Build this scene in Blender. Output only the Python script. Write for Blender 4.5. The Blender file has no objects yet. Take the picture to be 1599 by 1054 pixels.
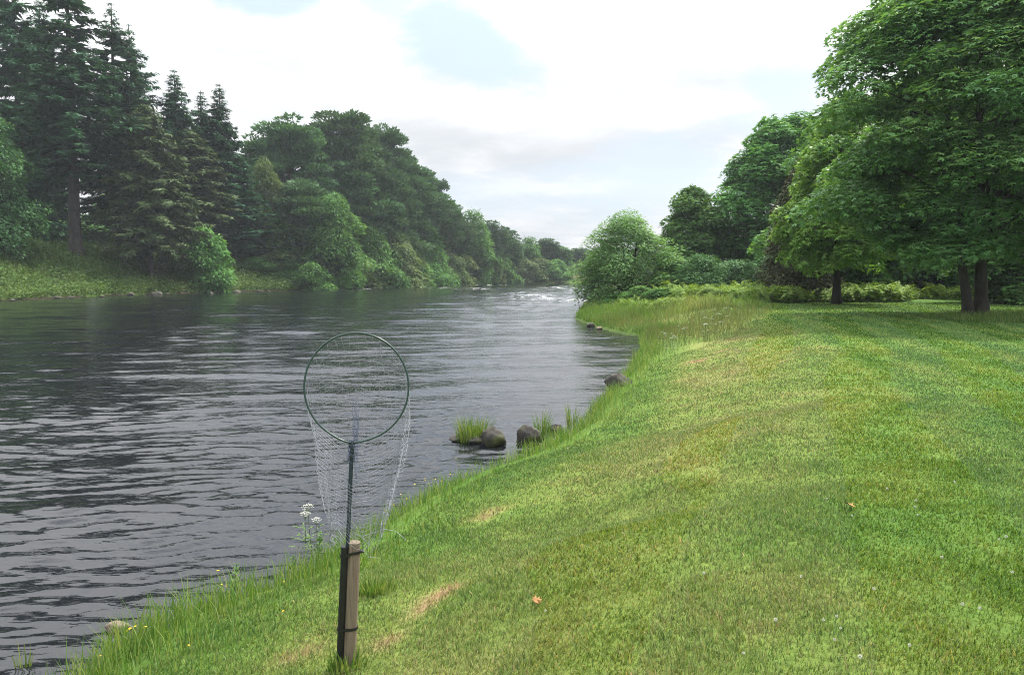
import bpy, math, random
import numpy as np
from mathutils import Vector

random.seed(7)
RNG = np.random.default_rng(7)
sc = bpy.context.scene
COL = sc.collection

# ------------------------------------------------------------------ camera
F = 1208.0                     # focal length in photograph pixels
W, H = 1599.0, 1054.0
HORIZON = 425.0
CAMZ = 2.6                     # eye height above the water (water is z = 0)
PITCH = math.atan((H / 2 - HORIZON) / F)
CAM = np.array([0.0, 0.0, CAMZ])


def ray(px, py):
    u, v = (px - W / 2) / F, -(py - H / 2) / F
    c, s = math.cos(PITCH), math.sin(PITCH)
    return np.array([u, c + v * s, -s + v * c])


def at_y(px, py, d):
    r = ray(px, py)
    return CAM + r * (d / r[1])


def at_water(px, py):
    r = ray(px, py)
    return CAM + r * (-CAMZ / r[2])


cam_data = bpy.data.cameras.new('camera')
cam = bpy.data.objects.new('camera', cam_data)
COL.objects.link(cam)
cam.location = CAM
cam.rotation_euler = (math.pi / 2 - PITCH, 0, 0)
cam_data.sensor_width = 36
cam_data.lens = 36 * F / W
cam_data.clip_start = 0.05
cam_data.clip_end = 3000
sc.camera = cam


# ------------------------------------------------------------------ numpy noise
def _hash(ix, iy, seed):
    n = (ix.astype(np.int64) * 374761393 + iy.astype(np.int64) * 668265263 + seed * 1442695041) & 0x7fffffff
    n = ((n ^ (n >> 13)) * 1274126177) & 0x7fffffff
    return ((n ^ (n >> 16)) & 0xffff) / 65535.0


def vnoise(x, y, seed=0):
    x = np.asarray(x, float); y = np.asarray(y, float)
    ix, iy = np.floor(x), np.floor(y)
    fx, fy = x - ix, y - iy
    fx = fx * fx * (3 - 2 * fx); fy = fy * fy * (3 - 2 * fy)
    a = _hash(ix, iy, seed); b = _hash(ix + 1, iy, seed)
    c = _hash(ix, iy + 1, seed); d = _hash(ix + 1, iy + 1, seed)
    return (a * (1 - fx) + b * fx) * (1 - fy) + (c * (1 - fx) + d * fx) * fy


def fbm(x, y, seed=0, octv=4):
    t, amp, tot = 0, 1.0, 0
    for k in range(octv):
        t = t + amp * vnoise(x * 2 ** k + 17.3 * k, y * 2 ** k - 9.1 * k, seed + k)
        tot += amp; amp *= 0.5
    return t / tot


def smooth(a, b, x):
    t = np.clip((np.asarray(x, float) - a) / (b - a), 0, 1)
    return t * t * (3 - 2 * t)


# ------------------------------------------------------------------ terrain
SHORE_PX = [(20, 1190), (98, 1100), (196, 1020), (318, 970), (430, 936), (515, 882), (610, 815), (710, 762),
            (800, 730), (850, 708), (902, 676), (930, 640), (962, 603), (987, 578), (1006, 552), (1003, 536), (1000, 526),
            (960, 519), (925, 509), (897, 498), (902, 489), (917, 474), (931, 461), (934, 454), (945, 447), (985, 443)]
_sp = np.array([at_water(*p) for p in SHORE_PX])
SH_Y = np.concatenate([[-60, -5], _sp[:, 1], [190, 215, 400]])
SH_X = np.concatenate([[-7.0, -5.0], _sp[:, 0], [45, 120, 330]])
LEFT_PX = [(-60, 472.5), (0, 470), (130, 463.5), (240, 459.5), (380, 455.5), (480, 453), (560, 449), (620, 446.3), (700, 443.6), (760, 442.6)]
_lp = np.array([at_water(*p) for p in LEFT_PX])
LF_Y = np.concatenate([[-60, 30], _lp[:, 1], [182, 186, 192, 215, 400]])
LF_X = np.concatenate([[-54, -50], _lp[:, 0], [-1, 12, 26, 60, 240]])


def shore_s(x, y):
    """metres inland of the right (near) waterline, roughly perpendicular"""
    e = 0.6
    xs = np.interp(y, SH_Y, SH_X)
    sl = (np.interp(y + e, SH_Y, SH_X) - np.interp(y - e, SH_Y, SH_X)) / (2 * e)
    return (x - xs) / np.sqrt(1 + np.minimum(sl * sl, 9))


def left_s(x, y):
    e = 2.0
    xs = np.interp(y, LF_Y, LF_X)
    sl = (np.interp(y + e, LF_Y, LF_X) - np.interp(y - e, LF_Y, LF_X)) / (2 * e)
    return (xs - x) / np.sqrt(1 + np.minimum(sl * sl, 9))


def height(x, y):
    x = np.asarray(x, float); y = np.asarray(y, float)
    s = shore_s(x, y); l = left_s(x, y)
    lip = 0.20 * smooth(-0.05, 0.35, s)
    width = 3.5 + 1.6 * smooth(14, 26, y)
    t = np.clip((s - 0.2) / width, 0, 1)
    zr = lip + 0.80 * (0.75 * t + 0.25 * t * t * (3 - 2 * t)) + 0.03 * (fbm(x * 0.9, y * 0.9, 3) - 0.5) * smooth(0, 1, s)
    zr = zr - 0.10 * np.exp(-((s - 2.1) / 0.5) ** 2) * (vnoise(x * .7, y * .7, 8) - 0.2)
    zr = zr + 0.35 * smooth(45, 120, y) * smooth(2, 20, s)
    zr = zr + 0.12 * smooth(33, 38, y) * (1 - smooth(44, 52, y)) * smooth(.3, 3.5, s) * (1 - smooth(5, 8, s)) * (.6 + .8 * vnoise(x * .5, y * .5, 71))
    zr = np.where(s < 0, np.maximum(s * 0.35, -1.2), zr)
    top = 5.2 - 3.2 * smooth(100, 135, y)
    tl = np.clip(l / 11.0, 0, 1)
    zl = 0.35 * smooth(-0.1, 0.8, l) + (top - 0.35) * smooth(0.0, 1.0, tl) + 0.5 * (fbm(x * .25, y * .25, 5) - .5) * smooth(0, 3, l)
    zl = zl + 7.0 * smooth(30, 160, l) + 0.0
    zl = np.where(l < 0, np.maximum(l * 0.35, -1.2), zl)
    return np.where(s > l, zr, zl)


def hz(x, y):
    return float(height(np.array([x]), np.array([y]))[0])


def ground(px, py):
    """where the ray through photograph pixel (px, py) meets the ground or water"""
    r = ray(px, py)
    ts = np.concatenate([np.arange(1.5, 60, 0.01), np.arange(60, 300, 0.1)])
    P = CAM[None] + r[None] * ts[:, None]
    g = np.maximum(height(P[:, 0], P[:, 1]), 0)
    k = np.argmax(P[:, 2] <= g)
    return np.array([P[k, 0], P[k, 1], g[k]])


def dryness(x, y):
    """0 lush green .. 1 straw; a property of the turf itself"""
    s = shore_s(x, y)
    n = fbm(x * 0.55, y * 0.55, 21, 4)
    n2 = fbm(x * 3.6, y * 3.6, 31, 3)
    bank = smooth(0.8, 1.8, s) * (1 - smooth(2.8, 5.4, s)) * (0.30 + 0.9 * fbm(x * .35, y * .35, 55, 2))
    mow_sheen = 0.11 * np.sin(s * 2 * math.pi / 1.05 + 2.0 * vnoise(x * .2, y * .2, 66)) * smooth(3, 5, s) * smooth(3, 12, y)  # light and dark sheen of mown swaths, painted as drier and greener bands
    d = 0.25 + 0.30 * (n - 0.5) + 0.34 * (n2 - 0.5) + 0.34 * bank + mow_sheen - 0.08 * smooth(4.5, 8, s)
    for (bx, by, br) in BARE:
        q = ((x - bx) ** 2 + ((y - by) / 0.8) ** 2) / (br * br)
        d = d + 0.85 * np.exp(-q * 1.3) * np.clip(1.9 * fbm(x * 5, y * 5, 12, 3) - .35, 0, 1.1)
    return np.clip(d, 0, 1.3)


BARE = []
for (px, py, rr) in [(738, 812, 0.20), (690, 925, 0.13), (655, 955, 0.10), (775, 795, 0.16), (470, 1025, 0.16), (610, 1000, 0.10), (1130, 548, 0.35), (1085, 565, 0.3)]:
    g = ground(px, py); BARE.append((g[0], g[1], rr))


# ------------------------------------------------------------------ mesh helpers
class Geo:
    def __init__(self):
        self.V = []; self.L = []; self.T = []; self.A = {}; self.n = 0

    def add(self, V, Fc, **attr):
        V = np.asarray(V, np.float32).reshape(-1, 3)
        Fc = np.asarray(Fc, np.int64)
        self.V.append(V)
        self.L.append((Fc + self.n).ravel())
        self.T.append(np.full(len(Fc), Fc.shape[1], np.int32))
        for k in ('tint', 'dry'):
            v = attr.get(k, 0.5)
            self.A.setdefault(k, []).append(np.broadcast_to(np.asarray(v, np.float32), (len(V),)))
        self.n += len(V)

    def mesh(self, name, mat, smooth_shade=False):
        V = np.concatenate(self.V); L = np.concatenate(self.L).astype(np.int32); T = np.concatenate(self.T)
        me = bpy.data.meshes.new(name)
        me.vertices.add(len(V)); me.vertices.foreach_set('co', V.ravel())
        me.loops.add(len(L)); me.loops.foreach_set('vertex_index', L)
        me.polygons.add(len(T))
        st = np.zeros(len(T), np.int32); st[1:] = np.cumsum(T)[:-1]
        me.polygons.foreach_set('loop_start', st)
        if smooth_shade:
            me.polygons.foreach_set('use_smooth', np.ones(len(T), bool))
        for k, a in self.A.items():
            at = me.attributes.new(k, 'FLOAT', 'POINT')
            at.data.foreach_set('value', np.concatenate(a))
        me.update(calc_edges=True)
        if mat: me.materials.append(mat)
        return me

    def build(self, name, mat, parent=None, smooth_shade=False):
        o = bpy.data.objects.new(name, self.mesh(name, mat, smooth_shade))
        COL.objects.link(o)
        if parent: o.parent = parent
        return o


def tag(o, label=None, cat=None, group=None, kind=None):
    if label: o['label'] = label
    if cat: o['category'] = cat
    if group: o['group'] = group
    if kind: o['kind'] = kind
    return o


def empty(name, loc=(0, 0, 0)):
    o = bpy.data.objects.new(name, None)
    o.empty_display_size = 0.2
    COL.objects.link(o); o.location = loc
    return o


def unit(v):
    return v / np.maximum(np.linalg.norm(v, axis=-1, keepdims=True), 1e-9)


def tube(geo, P, R, sides=6, cap=True, **attr):
    P = np.asarray(P, float); n = len(P)
    R = np.broadcast_to(np.asarray(R, float), (n,))
    T = np.gradient(P, axis=0); T = unit(T)
    ref = np.array([0.0, 0, 1]) if abs(T[:, 2]).mean() < 0.8 else np.array([1.0, 0, 0])
    A = unit(np.cross(T, ref)); B = np.cross(T, A)
    th = np.arange(sides) * 2 * math.pi / sides
    V = P[:, None] + R[:, None, None] * (np.cos(th)[None, :, None] * A[:, None] + np.sin(th)[None, :, None] * B[:, None])
    i = np.arange(n - 1)[:, None] * sides; j = np.arange(sides)[None]; j2 = (j + 1) % sides
    Fq = np.stack([i + j, i + j2, i + sides + j2, i + sides + j], -1).reshape(-1, 4)
    geo.add(V.reshape(-1, 3), Fq, **attr)
    if cap and sides >= 3:
        for k in (0, n - 1):
            geo.add(V[k], [np.arange(sides) if k else np.arange(sides)[::-1]], **attr)


# leaf templates: unit leaf along +Y, face up +Z
LEAF = (np.array([[0, 0, 0], [.27, .42, .07], [0, 1, 0], [-.27, .42, .07]]), [[0, 1, 2, 3]])
NEEDLE = (np.array([[0, 0, 0], [.15, .4, .03], [0, 1, 0], [-.15, .4, .03]]), [[0, 1, 2, 3]])
SPRAY = (np.array([[0, 0, 0], [.24, .45, .05], [0, 1, 0], [-.24, .45, .05]]), [[0, 1, 2, 3]])
MAPLE = (np.array([[0, 0, 0], [.20, .42, .05], [0, 1, -.06], [-.20, .42, .05],
                   [.42, .12, .02], [.68, .62, -.08], [-.42, .12, .02], [-.68, .62, -.08]]),
         [[0, 1, 2, 3], [0, 4, 5, 1], [0, 3, 7, 6]])


def scatter(geo, tmpl, C, Y, N, S, tint):
    """place a leaf template at N centres; Y tip direction, N face normal, S size"""
    Y = unit(Y); X = unit(np.cross(Y, N)); Z = np.cross(X, Y)
    tv, tf = tmpl; k = len(tv)
    V = C[:, None] + S[:, None, None] * (tv[None, :, 0:1] * X[:, None] + tv[None, :, 1:2] * Y[:, None] + tv[None, :, 2:3] * Z[:, None])
    off = (np.arange(len(C)) * k)[:, None]
    Fc = (np.array(tf)[None] + off[:, :, None]).reshape(-1, len(tf[0]))
    geo.add(V.reshape(-1, 3), Fc, tint=np.repeat(tint, k))


# ------------------------------------------------------------------ materials
def new_mat(name):
    m = bpy.data.materials.new(name); m.use_nodes = True
    nt = m.node_tree; nt.nodes.clear()
    return m, nt


def nd(nt, kind, **kw):
    n = nt.nodes.new(kind)
    for k, v in kw.items():
        if k.startswith('i_'):
            key = k[2:]
            key = int(key) if key.isdigit() else key.replace('_', ' ')
            n.inputs[key].default_value = v
        else: setattr(n, k, v)
    return n


def ramp(nt, fac, stops):
    r = nt.nodes.new('ShaderNodeValToRGB')
    e = r.color_ramp.elements
    while len(e) < len(stops): e.new(0.5)
    for q, (p, c) in zip(e, stops):
        q.position = p; q.color = (*c, 1)
    nt.links.new(fac, r.inputs[0])
    return r.outputs[0]


def math_n(nt, op, a, b=None, c=None, clamp=False):
    n = nt.nodes.new('ShaderNodeMath'); n.operation = op; n.use_clamp = clamp
    for k, v in enumerate((a, b, c)):
        if v is None: continue
        if isinstance(v, (int, float)): n.inputs[k].default_value = v
        else: nt.links.new(v, n.inputs[k])
    return n.outputs[0]


def mixc(nt, fac, a, b, mode='MIX'):
    n = nt.nodes.new('ShaderNodeMix'); n.data_type = 'RGBA'; n.blend_type = mode
    for k, v in ((0, fac), (6, a), (7, b)):
        if isinstance(v, (int, float)): n.inputs[k].default_value = v
        elif isinstance(v, tuple): n.inputs[k].default_value = (*v, 1)
        else: nt.links.new(v, n.inputs[k])
    return n.outputs[2]


def attr(nt, name):
    n = nt.nodes.new('ShaderNodeAttribute'); n.attribute_name = name
    return n.outputs['Fac']


def leaf_shader(nt, col, transl, rough=0.45, spec=0.3, tcol=(1.25, 1.15, 0.55)):
    out = nd(nt, 'ShaderNodeOutputMaterial')
    p = nd(nt, 'ShaderNodeBsdfPrincipled'); p.inputs['Roughness'].default_value = rough
    p.inputs['Specular IOR Level'].default_value = spec
    t = nd(nt, 'ShaderNodeBsdfTranslucent')
    nt.links.new(col, p.inputs['Base Color'])
    nt.links.new(mixc(nt, 1.0, col, tcol, 'MULTIPLY'), t.inputs['Color'])
    mx = nd(nt, 'ShaderNodeMixShader'); mx.inputs[0].default_value = transl
    nt.links.new(p.outputs[0], mx.inputs[1]); nt.links.new(t.outputs[0], mx.inputs[2])
    nt.links.new(mx.outputs[0], out.inputs[0])


def foliage_mat(name, c0, c1, c2, transl=0.3, rough=0.5, spec=0.25, vary=0.25):
    m, nt = new_mat(name)
    base = ramp(nt, attr(nt, 'tint'), [(0.0, c0), (0.55, c1), (1.0, c2)])
    oi = nd(nt, 'ShaderNodeObjectInfo')
    v = math_n(nt, 'MULTIPLY_ADD', oi.outputs['Random'], vary * 2, 1 - vary)
    geo = nd(nt, 'ShaderNodeNewGeometry')
    no = nd(nt, 'ShaderNodeTexNoise', i_Scale=0.35, i_Detail=2.0)
    nt.links.new(geo.outputs['Position'], no.inputs['Vector'])
    v = math_n(nt, 'MULTIPLY', v, math_n(nt, 'MULTIPLY_ADD', no.outputs['Fac'], 0.7, 0.65))
    hsv = nd(nt, 'ShaderNodeHueSaturation')
    nt.links.new(base, hsv.inputs['Color']); nt.links.new(v, hsv.inputs['Value'])
    hu = math_n(nt, 'MULTIPLY_ADD', oi.outputs['Random'], 0.014, 0.492)
    nt.links.new(hu, hsv.inputs['Hue'])
    leaf_shader(nt, hsv.outputs[0], transl, rough, spec)
    return m


def bark_mat(name, c0, c1, scale=6.0):
    m, nt = new_mat(name)
    out = nd(nt, 'ShaderNodeOutputMaterial'); p = nd(nt, 'ShaderNodeBsdfPrincipled')
    p.inputs['Roughness'].default_value = 0.9; p.inputs['Specular IOR Level'].default_value = 0.15
    tc = nd(nt, 'ShaderNodeTexCoord'); mp = nd(nt, 'ShaderNodeMapping'); mp.inputs['Scale'].default_value = (1, 1, 0.25)
    nt.links.new(tc.outputs['Object'], mp.inputs['Vector'])
    no = nd(nt, 'ShaderNodeTexNoise', i_Scale=scale, i_Detail=6.0, i_Roughness=0.65)
    nt.links.new(mp.outputs[0], no.inputs['Vector'])
    nt.links.new(ramp(nt, no.outputs['Fac'], [(0.3, c0), (0.7, c1)]), p.inputs['Base Color'])
    b = nd(nt, 'ShaderNodeBump', i_Strength=0.6, i_Distance=0.04)
    nt.links.new(no.outputs['Fac'], b.inputs['Height']); nt.links.new(b.outputs[0], p.inputs['Normal'])
    nt.links.new(p.outputs[0], out.inputs[0])
    return m


def simple_mat(name, col, rough=0.6, spec=0.4, metallic=0.0, noise=0.0, nscale=20.0, bump=0.0):
    m, nt = new_mat(name)
    out = nd(nt, 'ShaderNodeOutputMaterial'); p = nd(nt, 'ShaderNodeBsdfPrincipled')
    p.inputs['Roughness'].default_value = rough; p.inputs['Specular IOR Level'].default_value = spec
    p.inputs['Metallic'].default_value = metallic
    tc = nd(nt, 'ShaderNodeTexCoord')
    no = nd(nt, 'ShaderNodeTexNoise', i_Scale=nscale, i_Detail=5.0)
    nt.links.new(tc.outputs['Object'], no.inputs['Vector'])
    lo = tuple(c * (1 - noise) for c in col); hi = tuple(min(1, c * (1 + noise)) for c in col)
    nt.links.new(ramp(nt, no.outputs['Fac'], [(0.3, lo), (0.7, hi)]), p.inputs['Base Color'])
    if bump:
        b = nd(nt, 'ShaderNodeBump', i_Strength=bump, i_Distance=0.02)
        nt.links.new(no.outputs['Fac'], b.inputs['Height']); nt.links.new(b.outputs[0], p.inputs['Normal'])
    nt.links.new(p.outputs[0], out.inputs[0])
    return m


M = {}
M['syc'] = foliage_mat('sycamore_leaf', (0.073, 0.169, 0.057), (0.122, 0.258, 0.078), (0.233, 0.371, 0.116), .34, .42, .35, .10)
M['lime'] = foliage_mat('yellow_green_leaf', (0.101, 0.216, 0.035), (0.162, 0.317, 0.054), (0.253, 0.419, 0.086), .36, .45, .3, .05)
M['broad'] = foliage_mat('broad_leaf', (0.053, 0.138, 0.037), (0.086, 0.208, 0.049), (0.141, 0.285, 0.071), .32, .65, .10, .18)
M['bright'] = foliage_mat('bright_leaf', (0.060, 0.146, 0.035), (0.090, 0.208, 0.051), (0.142, 0.270, 0.072), .34, .65, .10, .12)
M['dark'] = foliage_mat('dark_leaf', (0.042, 0.107, 0.040), (0.065, 0.158, 0.050), (0.106, 0.218, 0.068), .25, .65, .10, .15)
M['willow'] = foliage_mat('willow_leaf', (0.109, 0.213, 0.072), (0.154, 0.280, 0.095), (0.218, 0.365, 0.142), .34, .65, .10, .05)
M['birch'] = foliage_mat('birch_leaf', (0.088, 0.146, 0.051), (0.125, 0.191, 0.070), (0.161, 0.227, 0.095), .34, .65, .10, .1)
M['spruce'] = foliage_mat('spruce_needles', (0.029, 0.084, 0.043), (0.040, 0.122, 0.055), (0.068, 0.172, 0.068), .15, .7, .12, .18)
M['olive'] = foliage_mat('olive_needles', (0.057, 0.097, 0.041), (0.097, 0.141, 0.057), (0.138, 0.186, 0.078), .15, .7, .12, .1)
M['brown'] = foliage_mat('brown_needles', (0.045, 0.049, 0.020), (0.066, 0.075, 0.029), (0.075, 0.104, 0.037), .2, .6, .2, .05)
M['pine'] = foliage_mat('pine_needles', (0.045, 0.102, 0.045), (0.069, 0.146, 0.063), (0.103, 0.190, 0.083), .18, .7, .12, .16)
M['herb'] = foliage_mat('bank_herb', (0.048, 0.104, 0.018), (0.091, 0.155, 0.030), (0.168, 0.210, 0.061), .3, .6, .2, .1)
M['bracken'] = foliage_mat('bracken_frond', (0.106, 0.180, 0.032), (0.157, 0.263, 0.044), (0.226, 0.323, 0.074), .34, .65, .10, .05)
M['bark'] = bark_mat('grey_brown_bark', (.025, .021, .017), (.085, .074, .060))
M['barkdark'] = bark_mat('dark_bark', (.010, .009, .008), (.032, .027, .022))
M['barkpine'] = bark_mat('orange_bark', (.050, .032, .022), (.160, .095, .060))
M['barkgrey'] = bark_mat('spruce_bark', (.028, .024, .021), (.080, .068, .058))
M['barkpale'] = bark_mat('pale_bark', (.12, .11, .10), (.42, .40, .37))


def turf_color(nt):
    """shared by the soil sheet and the blades: lush green to straw by dryness, with the painted mowing sheen in it"""
    dry = attr(nt, 'dry')
    return ramp(nt, dry, [(0.0, (.056, .132, .024)), (0.25, (.100, .176, .032)), (0.5, (.154, .206, .047)),
                          (0.75, (.240, .235, .085)), (1.0, (.300, .205, .112))])


def grass_mat(name, gain=1.0, transl=0.35):
    m, nt = new_mat(name)
    base = turf_color(nt)
    v = ramp(nt, attr(nt, 'tint'), [(0.0, (.55 * gain,) * 3), (0.8, (1.2 * gain,) * 3), (0.93, (1.3 * gain, 1.2 * gain, 1.25 * gain)), (1.0, (2.0 * gain, 1.45 * gain, 2.2 * gain))])
    col = mixc(nt, 1.0, base, v, 'MULTIPLY')
    leaf_shader(nt, col, transl, 0.5, 0.25, (1.2, 1.15, 0.6))
    return m


M['grass'] = grass_mat('lawn_blade')
M['tallgrass'] = foliage_mat('tall_grass_blade', (.060, .140, .024), (.120, .220, .040), (.270, .310, .110), .36, .5, .25, .02)
M['fargrass'] = foliage_mat('far_grass_blade', (0.044, 0.098, 0.019), (0.094, 0.168, 0.034), (0.206, 0.245, 0.084), .3, .6, .1, .02)
M['meadow'] = foliage_mat('meadow_blade', (0.072, 0.122, 0.028), (0.140, 0.162, 0.056), (0.221, 0.211, 0.104), .32, .6, .2, .02)


def ground_mat():
    m, nt = new_mat('turf_and_soil')
    out = nd(nt, 'ShaderNodeOutputMaterial'); p = nd(nt, 'ShaderNodeBsdfPrincipled')
    p.inputs['Roughness'].default_value = 0.95; p.inputs['Specular IOR Level'].default_value = 0.1
    geo = nd(nt, 'ShaderNodeNewGeometry')
    mp = nd(nt, 'ShaderNodeMapping'); mp.inputs['Scale'].default_value = (1, 1, 1)
    nt.links.new(geo.outputs['Position'], mp.inputs['Vector'])
    n1 = nd(nt, 'ShaderNodeTexNoise', i_Scale=26.0, i_Detail=6.0, i_Roughness=0.75)
    n2 = nd(nt, 'ShaderNodeTexNoise', i_Scale=3.5, i_Detail=5.0, i_Roughness=0.7)
    for n in (n1, n2): nt.links.new(mp.outputs[0], n.inputs['Vector'])
    col = turf_color(nt)
    v = ramp(nt, n1.outputs['Fac'], [(0.3, (.42, .45, .40)), (0.5, (.85, .85, .8)), (0.72, (1.25, 1.2, 1.3))])
    col = mixc(nt, 1.0, col, v, 'MULTIPLY')
    v2 = ramp(nt, n2.outputs['Fac'], [(0.3, (.8, .86, .8)), (0.7, (1.15, 1.1, 1.1))])
    col = mixc(nt, 1.0, col, v2, 'MULTIPLY')
    # attribute tint: 0 bare wet shore soil, .5 turf, 1 rough woodland floor
    t = attr(nt, 'tint')
    col = mixc(nt, ramp(nt, t, [(0.05, (1,) * 3), (0.35, (0,) * 3)]), col, (.045, .036, .024))
    wood = ramp(nt, n2.outputs['Fac'], [(0.35, (.030, .045, .014)), (0.65, (.075, .085, .024))])
    col = mixc(nt, ramp(nt, t, [(0.6, (0,) * 3), (0.95, (1,) * 3)]), col, wood)
    nt.links.new(col, p.inputs['Base Color'])
    b = nd(nt, 'ShaderNodeBump', i_Strength=0.8, i_Distance=0.03)
    nt.links.new(n1.outputs['Fac'], b.inputs['Height']); nt.links.new(b.outputs[0], p.inputs['Normal'])
    nt.links.new(p.outputs[0], out.inputs[0])
    return m


M['ground'] = ground_mat()


def water_mat():
    m, nt = new_mat('dark_peaty_water')
    out = nd(nt, 'ShaderNodeOutputMaterial'); p = nd(nt, 'ShaderNodeBsdfPrincipled')
    p.inputs['Base Color'].default_value = (.008, .009, .011, 1)
    p.inputs['Roughness'].default_value = 0.04
    p.inputs['IOR'].default_value = 1.45
    geo = nd(nt, 'ShaderNodeNewGeometry')
    hts = None
    for (sx, sy, sc_, dt, wgt, rot) in [(0.45, 1.5, 6.0, 2.0, 0.8, 0.2), (0.6, 1.6, 12.0, 2.0, 0.2, 0.1), (0.40, 1.0, 2.2, 3.0, 1.9, 0.15)]:
        mp = nd(nt, 'ShaderNodeMapping'); mp.inputs['Scale'].default_value = (sx, sy, 1); mp.inputs['Rotation'].default_value = (0, 0, rot)
        nt.links.new(geo.outputs['Position'], mp.inputs['Vector'])
        n = nd(nt, 'ShaderNodeTexNoise', i_Scale=sc_, i_Detail=dt, i_Roughness=0.55, i_Distortion=0.6)
        nt.links.new(mp.outputs[0], n.inputs['Vector'])
        h = math_n(nt, 'MULTIPLY', n.outputs['Fac'], wgt)
        hts = h if hts is None else math_n(nt, 'ADD', hts, h)
    b = nd(nt, 'ShaderNodeBump', i_Strength=1.0, i_Distance=0.013)
    nt.links.new(hts, b.inputs['Height'])
    nt.links.new(b.outputs[0], p.inputs['Normal'])
    # broken white water where the bed shallows (attribute tint = how shallow)
    mp = nd(nt, 'ShaderNodeMapping'); mp.inputs['Scale'].default_value = (0.5, 0.9, 1)
    nt.links.new(geo.outputs['Position'], mp.inputs['Vector'])
    n = nd(nt, 'ShaderNodeTexNoise', i_Scale=4.5, i_Detail=8.0, i_Roughness=0.85)
    nt.links.new(mp.outputs[0], n.inputs['Vector'])
    f = math_n(nt, 'ADD', math_n(nt, 'MULTIPLY', attr(nt, 'tint'), 0.30), n.outputs['Fac'])
    fo = ramp(nt, f, [(0.75, (0,) * 3), (0.87, (1,) * 3)])
    d = nd(nt, 'ShaderNodeBsdfDiffuse'); d.inputs['Color'].default_value = (.62, .62, .60, 1)
    mx = nd(nt, 'ShaderNodeMixShader')
    nt.links.new(fo, mx.inputs[0]); nt.links.new(p.outputs[0], mx.inputs[1]); nt.links.new(d.outputs[0], mx.inputs[2])
    nt.links.new(mx.outputs[0], out.inputs[0])
    return m


M['water'] = water_mat()


# ------------------------------------------------------------------ terrain sheet and river
def grid_faces(nr, nc):
    i = np.arange(nr - 1)[:, None] * nc; j = np.arange(nc - 1)[None]
    return np.stack([i + j, i + j + 1, i + nc + j + 1, i + nc + j], -1).reshape(-1, 4)


def graded(lo, hi, mid, fine, growth):
    """coordinates that are finely spaced at mid and widen outwards"""
    out = [mid]; st = fine
    while out[-1] < hi: out.append(out[-1] + st); st *= growth
    left = [mid]; st = fine
    while left[-1] > lo: left.append(left[-1] - st); st *= growth
    return np.array(left[:0:-1] + out)


gx = np.concatenate([graded(-320, -8, -8.2, 0.6, 1.035)[:-1], np.arange(-7.9, 20, 0.16), graded(20.1, 420, 20.2, 0.25, 1.05)])
gx = np.unique(np.round(gx, 4))
gy = np.concatenate([np.linspace(-30, -1, 14), np.arange(0, 46, 0.16), graded(46.1, 520, 46.2, 0.25, 1.022)])
gy = np.unique(np.round(gy, 4))
XX, YY = np.meshgrid(gx, gy)
ZZ = height(XX, YY)
S_, L_ = shore_s(XX, YY), left_s(XX, YY)
tint = np.where(S_ > L_, 0.15 + 0.35 * smooth(-0.1, 0.35, S_), 0.02 + 0.98 * smooth(0.8, 1.0, L_))
tint = np.where((S_ > L_) & (YY > 47), 0.5 + 0.5 * smooth(47, 56, YY) * smooth(0, 3, S_), tint)
g = Geo()
g.add(np.stack([XX, YY, ZZ], -1), grid_faces(*XX.shape), tint=tint.ravel(), dry=dryness(XX, YY).ravel())
tag(g.build('ground', M['ground'], None, True), kind='structure')

# river: real ripples, rows spaced with distance
rows = 2.8 * np.exp(np.linspace(0, math.log(260 / 2.8), 1300))
ang = np.linspace(-1.0, 0.62, 620)
RR, AA = np.meshgrid(rows, ang, indexing='ij')
WX, WY = RR * AA, RR.copy()
WZ = np.zeros_like(WX)
step = np.maximum(RR * (math.log(260 / 2.8) / 1300), RR * 1.62 / 620)
wr = np.random.default_rng(11)
for k in range(130):
    lam = 0.075 * (5.6 ** wr.random()) if k < 94 else 0.55 + 1.6 * wr.random() if k < 118 else 2 + 4 * wr.random()
    a = math.pi / 2 + 0.16 + wr.normal() * 0.27
    kx, ky = math.cos(a) * 2 * math.pi / lam, math.sin(a) * 2 * math.pi / lam
    amp = (0.0062 if lam < .55 else 0.0027) * lam if lam < 2 else 0.0036 * lam ** 0.5
    ph = wr.random() * 6.28
    fade = np.clip(lam / (step * 4.0) - 1, 0, 1)
    wob = 0.8 * (vnoise(WX * .5 / max(lam, .4), WY * .5 / max(lam, .4), 100 + k) - .5) * 6.28
    WZ += amp * fade * np.sin(kx * WX + ky * WY + ph + wob)
patch = 0.45 + 1.1 * fbm(WX * 0.16, WY * 0.30, 41, 3) ** 1.3
calm = 0.5 + 0.5 * smooth(0.0, 1.8, -shore_s(WX, WY))
WZ *= patch * calm
foam = np.zeros_like(WX)
for (px, py, ax, ay) in [(640, 447.5, 70, 2.2), (690, 450, 40, 1.6), (835, 464, 85, 11), (880, 450, 60, 5), (740, 452, 60, 4), (900, 470, 30, 3.5), (560, 452, 45, 2.0), (770, 446, 60, 1.5)]:
    c = at_water(px, py); hw = ax / F * c[1]; hy = at_water(px, py - ay)[1] - at_water(px, py + ay)[1]
    foam = np.maximum(foam, np.exp(-((WX - c[0]) / hw) ** 2 - ((WY - c[1]) / (hy * .5)) ** 2))
rif = fbm(WX * .9, WY * .55, 171, 3)
WZ += foam * 0.42 * np.maximum(rif - .52, 0) * smooth(20, 50, WY)      # standing waves of the riffle
foam = foam * (.35 + .65 * smooth(.50, .68, rif))
g = Geo()
g.add(np.stack([WX, WY, WZ], -1), grid_faces(*WX.shape), tint=foam.ravel())
tag(g.build('river', M['water'], None, True), kind='structure')


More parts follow.
